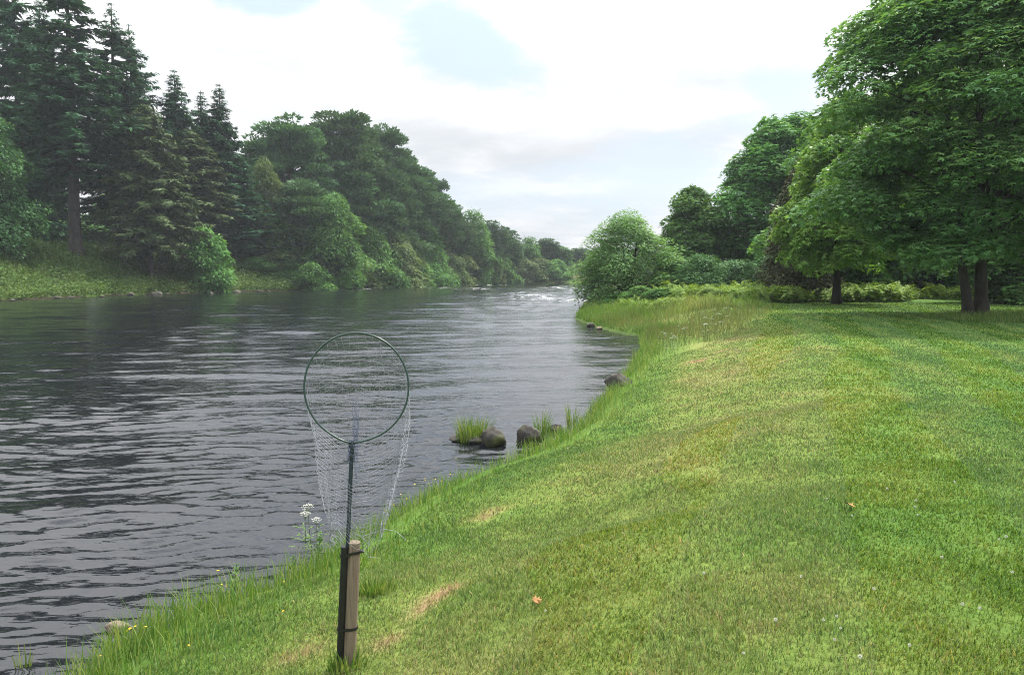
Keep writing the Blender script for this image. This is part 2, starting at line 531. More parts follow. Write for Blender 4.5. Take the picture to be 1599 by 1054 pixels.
# ------------------------------------------------------------------ grass (stuff)
def blades(geo, x, y, h, w, lean, rng, dry=None, tint=None, z=None, az=None):
    n = len(x)
    z = height(x, y) - 0.004 if z is None else z
    az = rng.random(n) * 6.283 if az is None else az
    dx, dy = np.cos(az), np.sin(az)
    fx, fy = -dy, dx
    # facing random about the lean direction
    tw = rng.normal(0, 0.7, n)
    wx, wy = fx * np.cos(tw) + dx * np.sin(tw), fy * np.cos(tw) + dy * np.sin(tw)
    l1, l2 = lean * 0.35, lean
    h1 = h * 0.55 * np.cos(l1); o1 = h * 0.55 * np.sin(l1)
    h2 = h1 + h * 0.45 * np.cos(l2); o2 = o1 + h * 0.45 * np.sin(l2)
    hw = w * 0.5
    V = np.empty((n, 5, 3))
    V[:, 0] = np.stack([x - wx * hw, y - wy * hw, z], -1)
    V[:, 1] = np.stack([x + wx * hw, y + wy * hw, z], -1)
    V[:, 2] = np.stack([x + dx * o1 + wx * hw * .8, y + dy * o1 + wy * hw * .8, z + h1], -1)
    V[:, 3] = np.stack([x + dx * o1 - wx * hw * .8, y + dy * o1 - wy * hw * .8, z + h1], -1)
    V[:, 4] = np.stack([x + dx * o2, y + dy * o2, z + h2], -1)
    V = V.reshape(-1, 3)
    off = (np.arange(n) * 5)[:, None]
    dry = 0.3 if dry is None else np.repeat(dry, 5)
    tint = rng.random(n) if tint is None else tint
    base = geo.n
    geo.add(V, np.array([[0, 1, 2, 3]]) + off, dry=dry, tint=np.repeat(tint, 5))
    geo.L.append((np.array([[3, 2, 4]]) + off + base).ravel()); geo.T.append(np.full(n, 3, np.int32))


def in_view(x, y, pad=1.06):
    return (np.abs(x) < (W / 2 / F) * pad * y + 0.5)


def mown_edge(x, y):
    """lateral start of mown turf, metres inland; rough fringe outside it"""
    return 0.55 + 0.25 * vnoise(x * 1.3, y * 1.3, 77) + (2.6 * smooth(19, 26, y)) + 2.2 * smooth(27, 33, y)


def s_l(x, y):
    """distance inland of a smoothed bank line: the line the mower follows"""
    return x - (np.interp(y, [0, 10, 16, 27, 40], [-4.4, -.9, 1.9, 6.0, 10.4]))


lawn = Geo()
rng = np.random.default_rng(5)
for (y0, y1, dens, hgt, wid) in [(2.2, 4.2, 9000, .036, .0045), (4.2, 6.5, 6000, .036, .0056), (6.5, 10, 2800, .036, .0080), (10, 16, 1100, .038, .012), (16, 26, 400, .040, .019), (26, 41, 140, .045, .032)]:
    x0, x1 = -5.0, (W / 2 / F) * 1.08 * y1 + 0.6
    n = int(dens * (x1 - x0) * (y1 - y0))
    x = x0 + rng.random(n) * (x1 - x0); y = y0 + rng.random(n) * (y1 - y0)
    s = shore_s(x, y)
    k = (s > mown_edge(x, y) - 0.15) & in_view(x, y)
    x, y, s = x[k], y[k], s[k]
    clump = fbm(x * 3.2, y * 3.2, 91, 3)
    k = rng.random(len(x)) < 0.35 + 1.2 * clump
    x, y, clump = x[k], y[k], clump[k]
    n = len(x)
    dry = dryness(x, y) + rng.normal(0, .16, n)
    h = hgt * (0.5 + 0.9 * rng.random(n)) * (0.6 + 0.8 * clump)
    # blades lie to one side or the other in the swaths the mower left along the bank
    sl = (np.interp(y + .6, SH_Y, SH_X) - np.interp(y - .6, SH_Y, SH_X)) / 1.2
    tang = np.arctan2(1.0, np.clip(sl, -.2, .6) * .6 + .12)
    sw = np.sign(np.sin(s_l(x, y) * math.pi / 1.0 + .8 * vnoise(x * .3, y * .3, 67)))
    sw = np.where(shore_s(x, y) > 2.8, sw, 1)
    az = tang + np.where(sw > 0, 0, math.pi) + rng.normal(0, 1.2, n)
    blades(lawn, x, y, h, wid * (0.6 + 0.8 * rng.random(n)), 0.55 + 0.85 * rng.random(n), rng, np.clip(dry, 0, 1), rng.random(n), az=az)
tag(lawn.build('lawn_grass', M['grass']), kind='stuff')


def tall(name, pts, hts, mat, rng, wid=0.008, lean=0.55, tint=None):
    geo = Geo()
    x, y = pts
    n = len(x)
    blades(geo, x, y, hts, wid * (0.6 + 0.8 * rng.random(n)) * np.maximum(1, y / 12), lean * (0.3 + rng.random(n)), rng, None, tint, z=np.maximum(height(x, y), -0.05) - .01)
    return tag(geo.build(name, mat), kind='stuff')


# rough fringe along the water
rng = np.random.default_rng(8)
xs, ys, hs = [], [], []
for (y0, y1, per_m, hh) in [(3.0, 7.5, 1500, .20), (7.5, 13, 800, .19), (13, 20, 420, .24), (20, 30, 300, .32)]:
    n = int(per_m * (y1 - y0))
    y = y0 + rng.random(n) * (y1 - y0)
    off = -0.12 + rng.gamma(1.6, 0.26, n)
    off = off * np.where(y < 7.5, 1.25, 1.0)
    x = np.interp(y, SH_Y, SH_X) + off
    cl = fbm(x * 1.7, y * 1.7, 13, 3)
    keep = rng.random(n) < 0.25 + 1.3 * cl ** 1.5
    x, y, off, cl = x[keep], y[keep], off[keep], cl[keep]
    xs.append(x); ys.append(y); hs.append(hh * (0.35 + 1.0 * rng.random(len(x)) ** 1.5) * (0.4 + 1.2 * cl) * np.clip(1.25 - off * 0.55, 0.28, 1.2))
tall('shore_grass', (np.concatenate(xs), np.concatenate(ys)), np.concatenate(hs), M['tallgrass'], rng, .0065, .7)

# purple-brown meadow strip on the bank before the point
n = 30000
y = 21 + rng.random(n) * 19; s0 = rng.random(n) * 7.2
x = np.interp(y, SH_Y, SH_X) + s0
k = (s0 < mown_edge(x, y) + 0.9 * rng.random(n) ** 2 - .1) & (rng.random(n) < smooth(21, 28, y) * (.15 + 1.3 * fbm(x * .9, y * .9, 61, 3))) & (s0 > 0.1)
x, y = x[k], y[k]
tall('meadow_grass', (x, y), .10 + .62 * rng.random(len(x)) ** 2 * fbm(x * .8, y * .8, 15) * 1.3, M['meadow'], rng, .0045, .5)

# lush tall grass over the point
n = 46000
y = 30.5 + rng.random(n) * 26; s0 = rng.random(n) ** 1.2 * 9
x = np.interp(y, SH_Y, SH_X) + s0 + 0.1
cl = fbm(x * .55, y * .55, 16, 3)
k = (s0 < 1.2 + 9 * smooth(33.5, 37.5, y) + .8 * vnoise(x, y, 3)) & (rng.random(n) < 0.1 + 1.9 * cl ** 1.5)
x, y, cl, s0 = x[k], y[k], cl[k], s0[k]; n = len(x)
tall('riverside_grass', (x, y), (.14 + .75 * rng.random(n) ** 2) * (.10 + 1.5 * cl ** 1.8) * (.55 + .45 * smooth(0, 1.6, s0)) + .08, M['tallgrass'], rng, .0075, .8, np.clip(.9 * vnoise(x * .35, y * .35, 44) - .1 + .45 * rng.random(n), 0, 1))

# uncut grass round the twin trunk and at the wood's edge
n = 9000
a = rng.random(n) * 6.283; r = np.sqrt(rng.random(n))
x = 18.6 + 4.2 * r * np.cos(a); y = 26.6 + 2.6 * r * np.sin(a)
tall('rough_grass', (x, y), (.12 + .34 * rng.random(n)) * (1.1 - 0.5 * r), M['tallgrass'], rng, .006, .6)


# bracken and nettles beyond the lawn
def fronds(geo, x, y, h, rng):
    n = len(x); z = np.maximum(height(x, y), 0)
    az = rng.random(n) * 6.283
    d = np.stack([np.cos(az), np.sin(az), np.zeros(n)], -1)
    P0 = np.stack([x, y, z], -1)
    for k in range(9):
        t = 0.22 + 0.78 * k / 8
        P = P0 + d * (h * 0.55 * t ** 2)[:, None] + np.array([0, 0, 1.0]) * (h * (t - 0.28 * t ** 3))[:, None]
        side = np.stack([-d[:, 1], d[:, 0], np.zeros(n)], -1)
        L = h * 0.42 * (1.05 - 0.85 * t)
        for sg in (-1, 1):
            Y = side * sg + d * 0.5 + np.array([0, 0, -0.25]) + rng.normal(0, .12, (n, 3))
            N = np.array([0, 0, 1.0]) + d * 0.3 + rng.normal(0, .25, (n, 3))
            scatter(geo, LEAF, P, Y, N, L * (0.8 + .4 * rng.random(n)), np.clip(rng.normal(.5, .22, n), 0, 1))


geo = Geo()
n = 5200
y = 39.6 + rng.random(n) ** 1.4 * 9.5; x = 8.5 + rng.random(n) * 27
k = (shore_s(x, y) > 4.2) & ((x < 23.0) | (y > 44)) & (y > 39.4 + 2.6 * fbm(x * .5, x * 0, 4, 3) + 4.5 * smooth(20.5, 24, x))
fronds(geo, x[k], y[k], (.35 + .9 * rng.random(k.sum())) * (.45 + 1.1 * fbm(x[k] * .55, y[k] * .55, 93, 3)), rng)
n = 900
y = 36 + rng.random(n) * 12; x = np.interp(y, SH_Y, SH_X) + 2.6 + rng.random(n) * 6
k = fbm(x * .5, y * .5, 88) > .5
x, y = x[k], y[k]; n = len(x)
fronds(geo, x, y, .35 + .4 * rng.random(n), rng)
tag(geo.build('bracken', M['bracken']), kind='stuff')

# left bank herbs and grass slopes
geo = Geo()
n = 34000
y = 55 + rng.random(n) * 85; l = rng.random(n) ** 1.2 * 16
x = np.interp(y, LF_Y, LF_X) - l * 1.15
k = rng.random(n) < 0.15 + 1.3 * fbm(x * .16, y * .16, 29, 3)
x, y = x[k], y[k]; n = len(x)
z = np.maximum(height(x, y), 0)
hgt = (.3 + .9 * rng.random(n)) * (0.4 + 1.0 * fbm(x * .3, y * .3, 28))
for q in range(4):
    P = np.stack([x, y, z], -1) + rng.normal(0, .22, (n, 3)) * np.array([1, 1, 0]) + np.array([0, 0, 1]) * (hgt * (.1 + .28 * q))[:, None]
    az = rng.random(n) * 6.283
    Y = np.stack([np.cos(az) * .6, np.sin(az) * .6, 0.5 - 0.4 * rng.random(n)], -1)
    N = np.stack([rng.normal(0, .5, n), -0.5 + rng.normal(0, .5, n), np.ones(n)], -1)
    scatter(geo, LEAF, P, Y, N, (.14 + .26 * rng.random(n)), np.clip(.55 * vnoise(x * .12, y * .12, 37) + .5 * rng.random(n), 0, 1))
tag(geo.build('bank_vegetation', M['herb']), kind='stuff')


rng = R_0 = np.random.default_rng(44)
n = 26000
y = 58 + rng.random(n) * 62; l = rng.random(n) ** 1.1 * 13
x = np.interp(y, LF_Y, LF_X) - l * 1.1 - .2
cl = fbm(x * .3, y * .3, 128, 3)
k = rng.random(n) < .1 + 1.6 * cl ** 1.6
x, y, cl = x[k], y[k], cl[k]
tall('far_bank_grass', (x, y), .35 + 1.5 * rng.random(len(x)) * cl ** 1.5, M['fargrass'], rng, .006, .8, np.clip(1.1 * cl - .2 + .4 * rng.random(len(x)), 0, 1))


# ------------------------------------------------------------------ trees
def rvec(rng, n):
    return unit(rng.normal(size=(n, 3)))


def limb_path(a, b, rng, n=7, sag=0.12, wob=0.05):
    t = np.linspace(0, 1, n)[:, None]
    L = np.linalg.norm(b - a)
    P = a + (b - a) * t
    P[:, 2] += (np.sin(t[:, 0] * math.pi) * sag * L)
    P += np.cumsum(rng.normal(0, wob * L / n, (n, 3)), 0) * (t * (1 - t) * 4)
    return P


def broadleaf(rng, Ht, base, R, nclump, per, lsize, tmpl=LEAF, cr=1.0, flat=0.45, droop=0.35, tr=None, profile=None, nlimb=45, trunks=1, inner=0.35, lumps=0.22, leafn=1.0, twin=False, ydroop=-.45):
    """returns ([trunk Geo], crown Geo); crown radius R, total height Ht, crown starts at base"""
    profile = profile or (lambda t: np.sin(math.pi * np.clip(0.10 + 0.87 * t, 0, 1) ** 0.8) ** 0.65)
    ph = rng.random(8) * 6.28

    def rad(t, az):
        l = 1 + lumps * (np.sin(3 * az + ph[0] + 4 * t) * .5 + np.sin(5 * az + ph[1] - 7 * t) * .4 + np.sin(2 * az + ph[2] + 11 * t) * .45 + np.sin(8 * az + ph[3] + 17 * t) * .3)
        return R * profile(t) * l
    n = nclump
    t = rng.random(n * 3); p = profile(t); t = t[rng.random(n * 3) < p / p.max()][:n]; n = len(t)
    az = rng.random(n) * 6.283
    rr = rad(t, az) * (inner + (1 - inner) * rng.random(n)) ** 0.5
    crs = cr * (0.5 + 1.0 * rng.random(n) ** 1.3)
    rr = np.maximum(rr - crs * 0.5, 0)
    C = np.stack([rr * np.cos(az), rr * np.sin(az), base + t * (Ht - base) - crs * 0.3], -1)
    crown = Geo()
    for c, r_, a in zip(C, crs, az):
        m = max(6, int(per * (r_ / cr) ** 2))
        ct = rng.normal(0, .15)
        v = rvec(rng, m); v[:, 2] = np.abs(v[:, 2]) * np.where(rng.random(m) < .78, 1, -1)
        q = v * (0.55 + 0.45 * rng.random((m, 1)) ** 0.6) * np.array([r_, r_, r_ * flat])
        o = np.array([math.cos(a), math.sin(a), 0])
        out = q @ o
        q[:, 2] -= droop * np.maximum(out, 0) * 0.9 + droop * .35 * (q[:, 0] ** 2 + q[:, 1] ** 2) / r_
        P = c + q
        N = v * np.array([.5, .5, .8]) + np.array([0, 0, .75 * leafn]) + o * 0.25 + rng.normal(0, .30, (m, 3))
        Y = v * np.array([1, 1, .2]) + o * 0.5 + np.array([0, 0, ydroop]) + rng.normal(0, .35, (m, 3))
        scatter(crown, tmpl, P, Y, N, lsize * (.6 + .75 * rng.random(m)), np.clip(.24 + ct + rng.random(m) * .5, 0, 1))
    tr = tr or R * 0.05
    tk = []
    for w in range(trunks):
        g = Geo(); 
        a0 = w * 2.6 + rng.random() * 1; off = (0.0 if trunks == 1 else 1.0)
        top = base + (Ht - base) * 0.78
        z = np.linspace(-0.3, top, 14); tt = np.linspace(0, 1, 14)
        lx = off * tr * 1.15 * math.cos(a0) * (1 + 3.5 * tt); ly = off * tr * 1.15 * math.sin(a0) * (1 + 3.5 * tt)
        if twin:      # two stems parting from one foot, the left one slimmer and leaning
            sg = -1 if w == 0 else 1
            lx = sg * .25 + (-.42 if w == 0 else -.10) * np.maximum(z, 0) / 2.0 * (1 - .35 * tt) ; ly = 0.08 * sg + 0 * z
        trw = tr * (.74 if twin and w == 0 else 1)
        px = lx + np.cumsum(rng.normal(0, tr * .22, 14)) * tt; py = ly + np.cumsum(rng.normal(0, tr * .22, 14)) * tt
        rads = trw * (1 - 0.88 * tt ** 0.9) * (1 + 0.55 * np.exp(-np.maximum(z, 0) / (tr * 1.6)))
        P = np.stack([px, py, z], -1)
        tube(g, P, rads, 10)
        idx = rng.choice(n, min(n, nlimb // trunks), replace=False)
        for i in idx:
            c = C[i]
            zs = np.clip(c[2] - 0.45 * math.hypot(c[0], c[1]) - 0.4, base * 0.85 + 0.05 * Ht * rng.random(), top * 0.97)
            k = np.interp(zs, z, np.arange(14))
            a_ = np.array([np.interp(k, np.arange(14), P[:, q]) for q in range(3)])
            rb = np.interp(k, np.arange(14), rads) * 0.5
            tube(g, limb_path(a_, c, rng), np.linspace(rb, 0.012 + .1 * rb, 7), 5, cap=False)
        tk.append(g)
    return tk, crown


def spruce(rng, Ht, base, R, nwh, dens=1.0, droop=0.35, thin=0.0, lsize=0.5, tr=0.28, conic=1.0, dead=0):
    g = Geo(); crown = Geo()
    z = np.linspace(-0.4, Ht, 16); tt = np.linspace(0, 1, 16)
    P = np.stack([np.cumsum(rng.normal(0, .02, 16)), np.cumsum(rng.normal(0, .02, 16)), z], -1)
    tube(g, P, tr * (1 - .95 * tt) * (1 + .4 * np.exp(-np.maximum(z, 0) / .6)) + .01, 8)
    for w in range(nwh):
        f = (w + rng.random() * .7) / nwh
        hz_ = base + (Ht - base) * f
        prof = (1 - f) ** conic * min(1, .55 + f * 2.2) + 0.02
        nb = rng.integers(4, 7)
        a0 = rng.random() * 6.28
        for b in range(nb):
            if rng.random() < thin * (0.4 + f): continue
            a = a0 + b * 6.283 / nb + rng.normal(0, .25)
            L = R * prof * (0.6 + .6 * rng.random())
            m = max(5, int(13 * L * dens))
            t = np.sort(rng.random(m)) ** 0.8
            d = np.array([math.cos(a), math.sin(a), 0])
            up = .25 * f
            zz = hz_ + L * (up * t - droop * t ** 1.3 + 0.16 * t ** 4)
            Q = np.stack([d[0] * L * t, d[1] * L * t, zz], -1)
            if L > 0.8: tube(g, Q[::max(1, m // 5)], np.linspace(.035, .008, len(Q[::max(1, m // 5)])), 3, cap=False)
            side = np.array([-d[1], d[0], 0])
            for sg in (-1, 1, 0):
                w_ = np.sqrt(np.clip(1.1 - t, .1, 1)) * min(1, .35 + L * .3)
                Y = d * .7 + side * sg * (.9 if sg else 0) + np.array([0, 0, -.35 - .5 * (sg == 0)]) + rng.normal(0, .28, (m, 3))
                N = np.array([0, 0, 1.0]) + d * .3 + rng.normal(0, .45, (m, 3))
                scatter(crown, NEEDLE, Q + rng.normal(0, .06, (m, 3)), Y, N, lsize * (.55 + .8 * rng.random(m)) * np.clip(w_ + .2, .3, 1.2) * min(1, .45 + L * .35), np.clip(rng.normal(.45, .22, m), 0, 1))
    for k in range(dead):      # bare dead snags low on the stem
        zz = base * (0.35 + .7 * rng.random()); a = rng.random() * 6.28; L = 0.7 + 1.3 * rng.random()
        tube(g, np.array([[0, 0, zz], [L * .6 * math.cos(a), L * .6 * math.sin(a), zz - .1], [L * math.cos(a), L * math.sin(a), zz - .4]]), [.03, .02, .006], 3, cap=False)
    return [g], crown


def pine(rng, Ht, base, R, nclump, per, tr=0.3, lsize=0.38, prof=None):
    prof = prof or (lambda t: np.sin(math.pi * np.clip(.12 + .84 * t, 0, 1)) ** .55 * (1.08 - .25 * t))
    return broadleaf(rng, Ht, base, R, nclump, per, lsize, SPRAY, cr=1.4, flat=.42, droop=.05, tr=tr, profile=prof, nlimb=55, inner=.25, lumps=.42, leafn=.5, ydroop=.45)


PROTO = {}


def proto(kind, gen, leafmat, barkmat, Ht, R):
    tks, cr = gen
    PROTO[kind] = ([t.mesh('trunk', M[barkmat], True) for t in tks], cr.mesh('crown', M[leafmat]), Ht, R)


def R_(s): return np.random.default_rng(s)


col_prof = lambda t: np.sin(math.pi * np.clip(0.2 + 0.78 * t, 0, 1)) ** 0.5
skirt = lambda t: np.clip(1.0 - 0.72 * t ** 1.7, 0, 1) * np.clip(.72 + t * 2.0, 0, 1) * np.clip((1.02 - t) * 6, 0, 1) ** .5
dome = lambda t: np.sqrt(np.clip(1 - (t * .98) ** 2.2, 0.02, 1)) * np.clip(.8 + t, 0, 1)

skirt2 = lambda t: skirt(t) * np.clip(.60 + 1.5 * t, 0, 1)
proto('sycamore_near', broadleaf(R_(1), 16.5, 2.9, 6.3, 235, 520, .175, MAPLE, cr=1.30, flat=.42, droop=.34, tr=.23, profile=skirt2, nlimb=60, trunks=2, inner=.42, lumps=.20, twin=True), 'syc', 'bark', 16.5, 6.3)
proto('sycamore_small', broadleaf(R_(2), 9, 2.3, 3.5, 190, 210, .20, MAPLE, cr=.85, flat=.42, droop=.42, tr=.24, profile=skirt, nlimb=45, inner=.4, lumps=.2), 'lime', 'barkdark', 9, 3.5)
proto('sycamore_big', broadleaf(R_(3), 15, 1.2, 6, 260, 190, .30, MAPLE, cr=1.4, flat=.5, droop=.4, tr=.4, profile=dome, nlimb=40, inner=.5, lumps=.2), 'broad', 'bark', 15, 6)
proto('sycamore_mid', broadleaf(R_(4), 10, .8, 4.2, 150, 170, .28, MAPLE, cr=1.15, flat=.5, droop=.35, tr=.3, profile=dome, nlimb=40, inner=.5, lumps=.3), 'bright', 'bark', 10, 4.2)
proto('willow', broadleaf(R_(5), 6, .3, 3.0, 210, 190, .15, LEAF, cr=.66, flat=.8, droop=.5, tr=.11, profile=dome, nlimb=60, trunks=3, inner=.35, lumps=.24), 'willow', 'bark', 6, 3.0)
proto('bush', broadleaf(R_(6), 3.2, .05, 2.1, 80, 130, .17, LEAF, cr=.65, flat=.7, droop=.3, tr=.07, profile=dome, nlimb=25, trunks=2, inner=.5, lumps=.3), 'dark', 'bark', 3.2, 2.1)
proto('bush_bright', broadleaf(R_(7), 5.5, .1, 3.2, 70, 110, .42, LEAF, cr=1.1, flat=.5, droop=.4, tr=.12, profile=dome, nlimb=25, trunks=2, inner=.5, lumps=.4), 'bright', 'bark', 5.5, 3.2)
proto('bush_yellow', broadleaf(R_(27), 5.5, .1, 3.2, 70, 110, .42, LEAF, cr=1.1, flat=.5, droop=.4, tr=.12, profile=dome, nlimb=25, trunks=2, inner=.5, lumps=.4), 'birch', 'bark', 5.5, 3.2)
proto('bush_dull', broadleaf(R_(28), 4.5, .0, 3.4, 80, 100, .40, LEAF, cr=1.15, flat=.5, droop=.5, tr=.08, profile=dome, nlimb=25, trunks=2, inner=.5, lumps=.5), 'broad', 'bark', 4.5, 3.4)
proto('alder', broadleaf(R_(8), 17, 1.0, 6, 95, 230, .46, LEAF, cr=2.5, flat=.3, droop=.6, tr=.3, profile=col_prof, nlimb=40, inner=.45, lumps=.42), 'dark', 'barkdark', 17, 6)
proto('leafy', broadleaf(R_(9), 13, .4, 4.6, 130, 130, .48, LEAF, cr=1.6, flat=.48, droop=.4, tr=.25, profile=dome, nlimb=40, inner=.5, lumps=.38), 'bright', 'bark', 13, 4.6)
proto('leafy_dark', broadleaf(R_(10), 13, .4, 4.6, 130, 130, .48, LEAF, cr=1.6, flat=.48, droop=.4, tr=.25, profile=dome, nlimb=40, inner=.5, lumps=.38), 'broad', 'bark', 13, 4.6)
proto('birch', broadleaf(R_(11), 13, 1.0, 2.9, 150, 130, .30, LEAF, cr=.85, flat=.9, droop=.7, tr=.12, profile=col_prof, nlimb=40, inner=.2, lumps=.3), 'birch', 'barkpale', 13, 2.9)
proto('pine_a', pine(R_(12), 22, 4.0, 6.2, 230, 190, lsize=.5), 'pine', 'barkpine', 22, 6.2)
proto('pine_b', pine(R_(13), 22, 3.0, 5.0, 210, 170, lsize=.5, prof=lambda t: np.clip(.55 + t, 0, 1) * (1.05 - .65 * t ** 1.9)), 'pine', 'barkpine', 22, 5.0)
proto('pine_c', pine(R_(14), 16, 1.2, 4.8, 200, 160, lsize=.5, prof=dome), 'pine', 'barkpine', 16, 4.8)
proto('spruce_a', spruce(R_(15), 30, 4.0, 4.6, 54, 1.1, .36, .30, .72, .34, .66), 'spruce', 'barkgrey', 30, 4.6)
proto('spruce_b', spruce(R_(16), 26, 2.5, 3.8, 54, 1.2, .30, .06, .80, .28, .70), 'spruce', 'barkgrey', 26, 3.8)
proto('spruce_gaunt', spruce(R_(17), 34, 9.5, 5.2, 46, .95, .42, .38, .75, .42, .7, 26), 'spruce', 'barkgrey', 34, 5.2)
proto('spruce_front', spruce(R_(18), 18, 3.2, 4.8, 42, 1.4, .50, .05, .75, .24, .62, 6), 'olive', 'barkgrey', 18, 4.8)
proto('yew', broadleaf(R_(19), 8, .3, 3.2, 170, 190, .26, SPRAY, cr=.9, flat=.5, droop=.6, tr=.2, profile=skirt, nlimb=30, inner=.5, lumps=.2), 'brown', 'barkdark', 8, 3.2)

NTREE = 0


def plant(kind, name, px, d, top, width, label, cat='tree', group=None, sink=0.0, fat=1.0, rot=None):
    """stand a tree with its stem at photograph column px, d metres ahead, its top on row `top`, crown `width` px wide"""
    global NTREE
    tr, cr, Ht, Rr = PROTO[kind]
    p = at_y(px, HORIZON, d)
    z = hz(p[0], p[1]) - sink
    ztop = at_y(px, top, d)[2]
    s = (ztop - z) / Ht; w = width * (1.22 if kind.startswith('spruce') else 1.12 if kind.startswith('pine') else 1.0) / F * d / (2 * Rr)
    e = empty(name, (p[0], p[1], z)); e.scale = (w, w, s)
    NTREE += 1
    e.rotation_euler = (0, 0, (NTREE * 2.399) % 6.283 if rot is None else rot)
    tag(e, label, cat, group)
    for t in tr:
        o = bpy.data.objects.new('trunk', t); COL.objects.link(o); o.parent = e
    o = bpy.data.objects.new('crown', cr); COL.objects.link(o); o.parent = e
    return e


G1 = 'tall spruces on the far bank'
plant('alder', 'alder_tree', -12, 82, 160, 138, 'broad leafy tree with drooping boughs in front of the spruces at the left edge')
plant('spruce_a', 'spruce_tree', -40, 100, -150, 190, 'dark spruce cut by the left edge of the photo, behind the drooping leafy tree', 'tree', G1)
plant('spruce_a', 'spruce_tree', 42, 100, -110, 140, 'very tall spruce rising out of frame just left of the spruce with the bare trunk', 'tree', G1)
plant('spruce_gaunt', 'spruce_tree', 121, 92, -70, 200, 'gaunt tall spruce showing its long bare grey trunk down to the grassy bank', 'tree', G1)
plant('spruce_b', 'spruce_tree', 82, 112, -10, 90, 'tall spruce in the back row seen just left of the bare trunk', 'tree', G1)
plant('spruce_a', 'spruce_tree', 190, 102, 4, 150, 'open topped tall spruce whose tip just reaches the top of the photo', 'tree', G1)
plant('spruce_a', 'spruce_tree', 217, 106, 38, 125, 'slightly lower spruce leaning against the right side of the tall open topped one', 'tree', G1)
plant('spruce_front', 'spruce_tree', 236, 95.5, 160, 150, 'olive spruce in front, its short bare trunk standing near the waterline', 'tree', G1)
plant('spruce_b', 'spruce_tree', 283, 108, 108, 105, 'pointed dark green spruce standing alone against the cloud, left of the twin tips', 'tree', G1)
plant('spruce_b', 'spruce_tree', 323, 113, 142, 85, 'slim spruce, left one of the twin tips at the right end of the spruce stand', 'tree', G1)
plant('spruce_b', 'spruce_tree', 350, 112, 130, 90, 'slim spruce, right one of the twin tips at the right end of the spruce stand', 'tree', G1)
plant('spruce_front', 'spruce_tree', 300, 107, 200, 150, 'dense dark spruce filling the stand below the lone pointed tip', 'tree', G1)
plant('spruce_b', 'spruce_tree', 362, 113, 215, 120, 'low dense spruce at the right end of the spruce stand, above the grass slope', 'tree', G1)
plant('bush_bright', 'riverside_bush', 320, 101, 350, 84, 'bright green leafy bush on the far bank at the foot of the spruces', 'bush')

G2 = 'scots pines on the far bank'
plant('birch', 'birch_tree', 418, 120, 250, 66, 'pale slender birch between the spruce stand and the round topped pine')
plant('pine_a', 'pine_tree', 455, 130, 182, 140, 'big round topped pine, first pine right of the spruces', 'tree', G2)
plant('pine_c', 'pine_tree', 478, 121, 285, 115, 'low grey green pine spreading in front of the round topped pine', 'tree', G2)
plant('leafy', 'leafy_tree', 522, 119, 300, 88, 'bright green leafy tree at the waterline in front of the pines')
plant('pine_b', 'pine_tree', 546, 138, 178, 110, 'tallest pine of the row with an upright pointed top', 'tree', G2)
plant('pine_a', 'pine_tree', 606, 146, 195, 95, 'open crowned pine with sky showing through, right of the tallest pine', 'tree', G2)
plant('pine_c', 'pine_tree', 585, 139, 270, 110, 'dark broad pine below the open crowned one', 'tree', G2)
plant('pine_b', 'pine_tree', 648, 151, 262, 100, 'dark pine on the falling skyline right of the open crowned pine', 'tree', G2)
plant('pine_a', 'pine_tree', 680, 160, 275, 62, 'pine with flat layered boughs jutting out over the falling skyline', 'tree', G2)
plant('pine_a', 'pine_tree', 424, 133, 208, 84, 'smaller rounded pine at the left shoulder of the round topped pine', 'tree', G2)
plant('pine_b', 'pine_tree', 502, 137, 196, 90, 'pine filling the dip between the round topped pine and the tallest one', 'tree', G2)
plant('pine_a', 'pine_tree', 576, 143, 186, 90, 'pine standing close against the right side of the tallest pine', 'tree', G2)
plant('pine_c', 'pine_tree', 540, 134, 255, 110, 'dark pine below the tallest one, behind the bright green leafy tree', 'tree', G2)
plant('pine_c', 'pine_tree', 628, 147, 240, 84, 'rounded pine on the right shoulder of the open crowned pine', 'tree', G2)
plant('bush_yellow', 'riverside_bush', 622, 136, 362, 84, 'yellow green bush hanging over the far waterline below the dark pines', 'bush')
plant('leafy_dark', 'leafy_tree', 575, 131, 350, 66, 'dark leafy tree at the waterline between the bright tree and the yellow bush')
plant('leafy_dark', 'leafy_tree', 662, 150, 352, 70, 'dull green leafy tree at the waterline right of the yellow green bush')
plant('bush_yellow', 'riverside_bush', 698, 160, 388, 62, 'pale olive bush at the waterline under the layered pine', 'bush')
plant('pine_c', 'pine_tree', 703, 168, 325, 85, 'dark pine left of the round green tree at the river bend', 'tree', G2)
plant('leafy', 'leafy_tree', 738, 173, 326, 64, 'round fresh green tree on the far bank where the river bends')
plant('pine_c', 'pine_tree', 766, 181, 346, 60, 'dark pine just right of the round fresh green tree', 'tree', G2)
plant('bush_yellow', 'riverside_bush', 765, 178, 395, 50, 'small olive bush at the bend below the dark pine', 'bush')
plant('pine_c', 'pine_tree', 792, 187, 360, 50, 'smaller dark pine at the river bend with a notch of sky on its right', 'tree', G2)
plant('leafy', 'leafy_tree', 827, 193, 369, 44, 'small pointed green tree beyond the bend, right of the sky notch')
plant('leafy_dark', 'leafy_tree', 803, 190, 384, 46, 'low dull leafy tree at the bend under the smaller dark pine')
plant('pine_c', 'pine_tree', 853, 198, 373, 50, 'flat topped pine at the far end of the river', 'tree', G2)
plant('bush_yellow', 'riverside_bush', 838, 190, 402, 54, 'wide pale bush on the far shore at the end of the river', 'bush')
plant('leafy_dark', 'leafy_tree', 875, 200, 384, 46, 'rounded dull tree at the end of the river beside the flat topped pine')
plant('bush_bright', 'riverside_bush', 868, 192, 404, 40, 'small green bush on the far shore at the end of the river', 'bush')
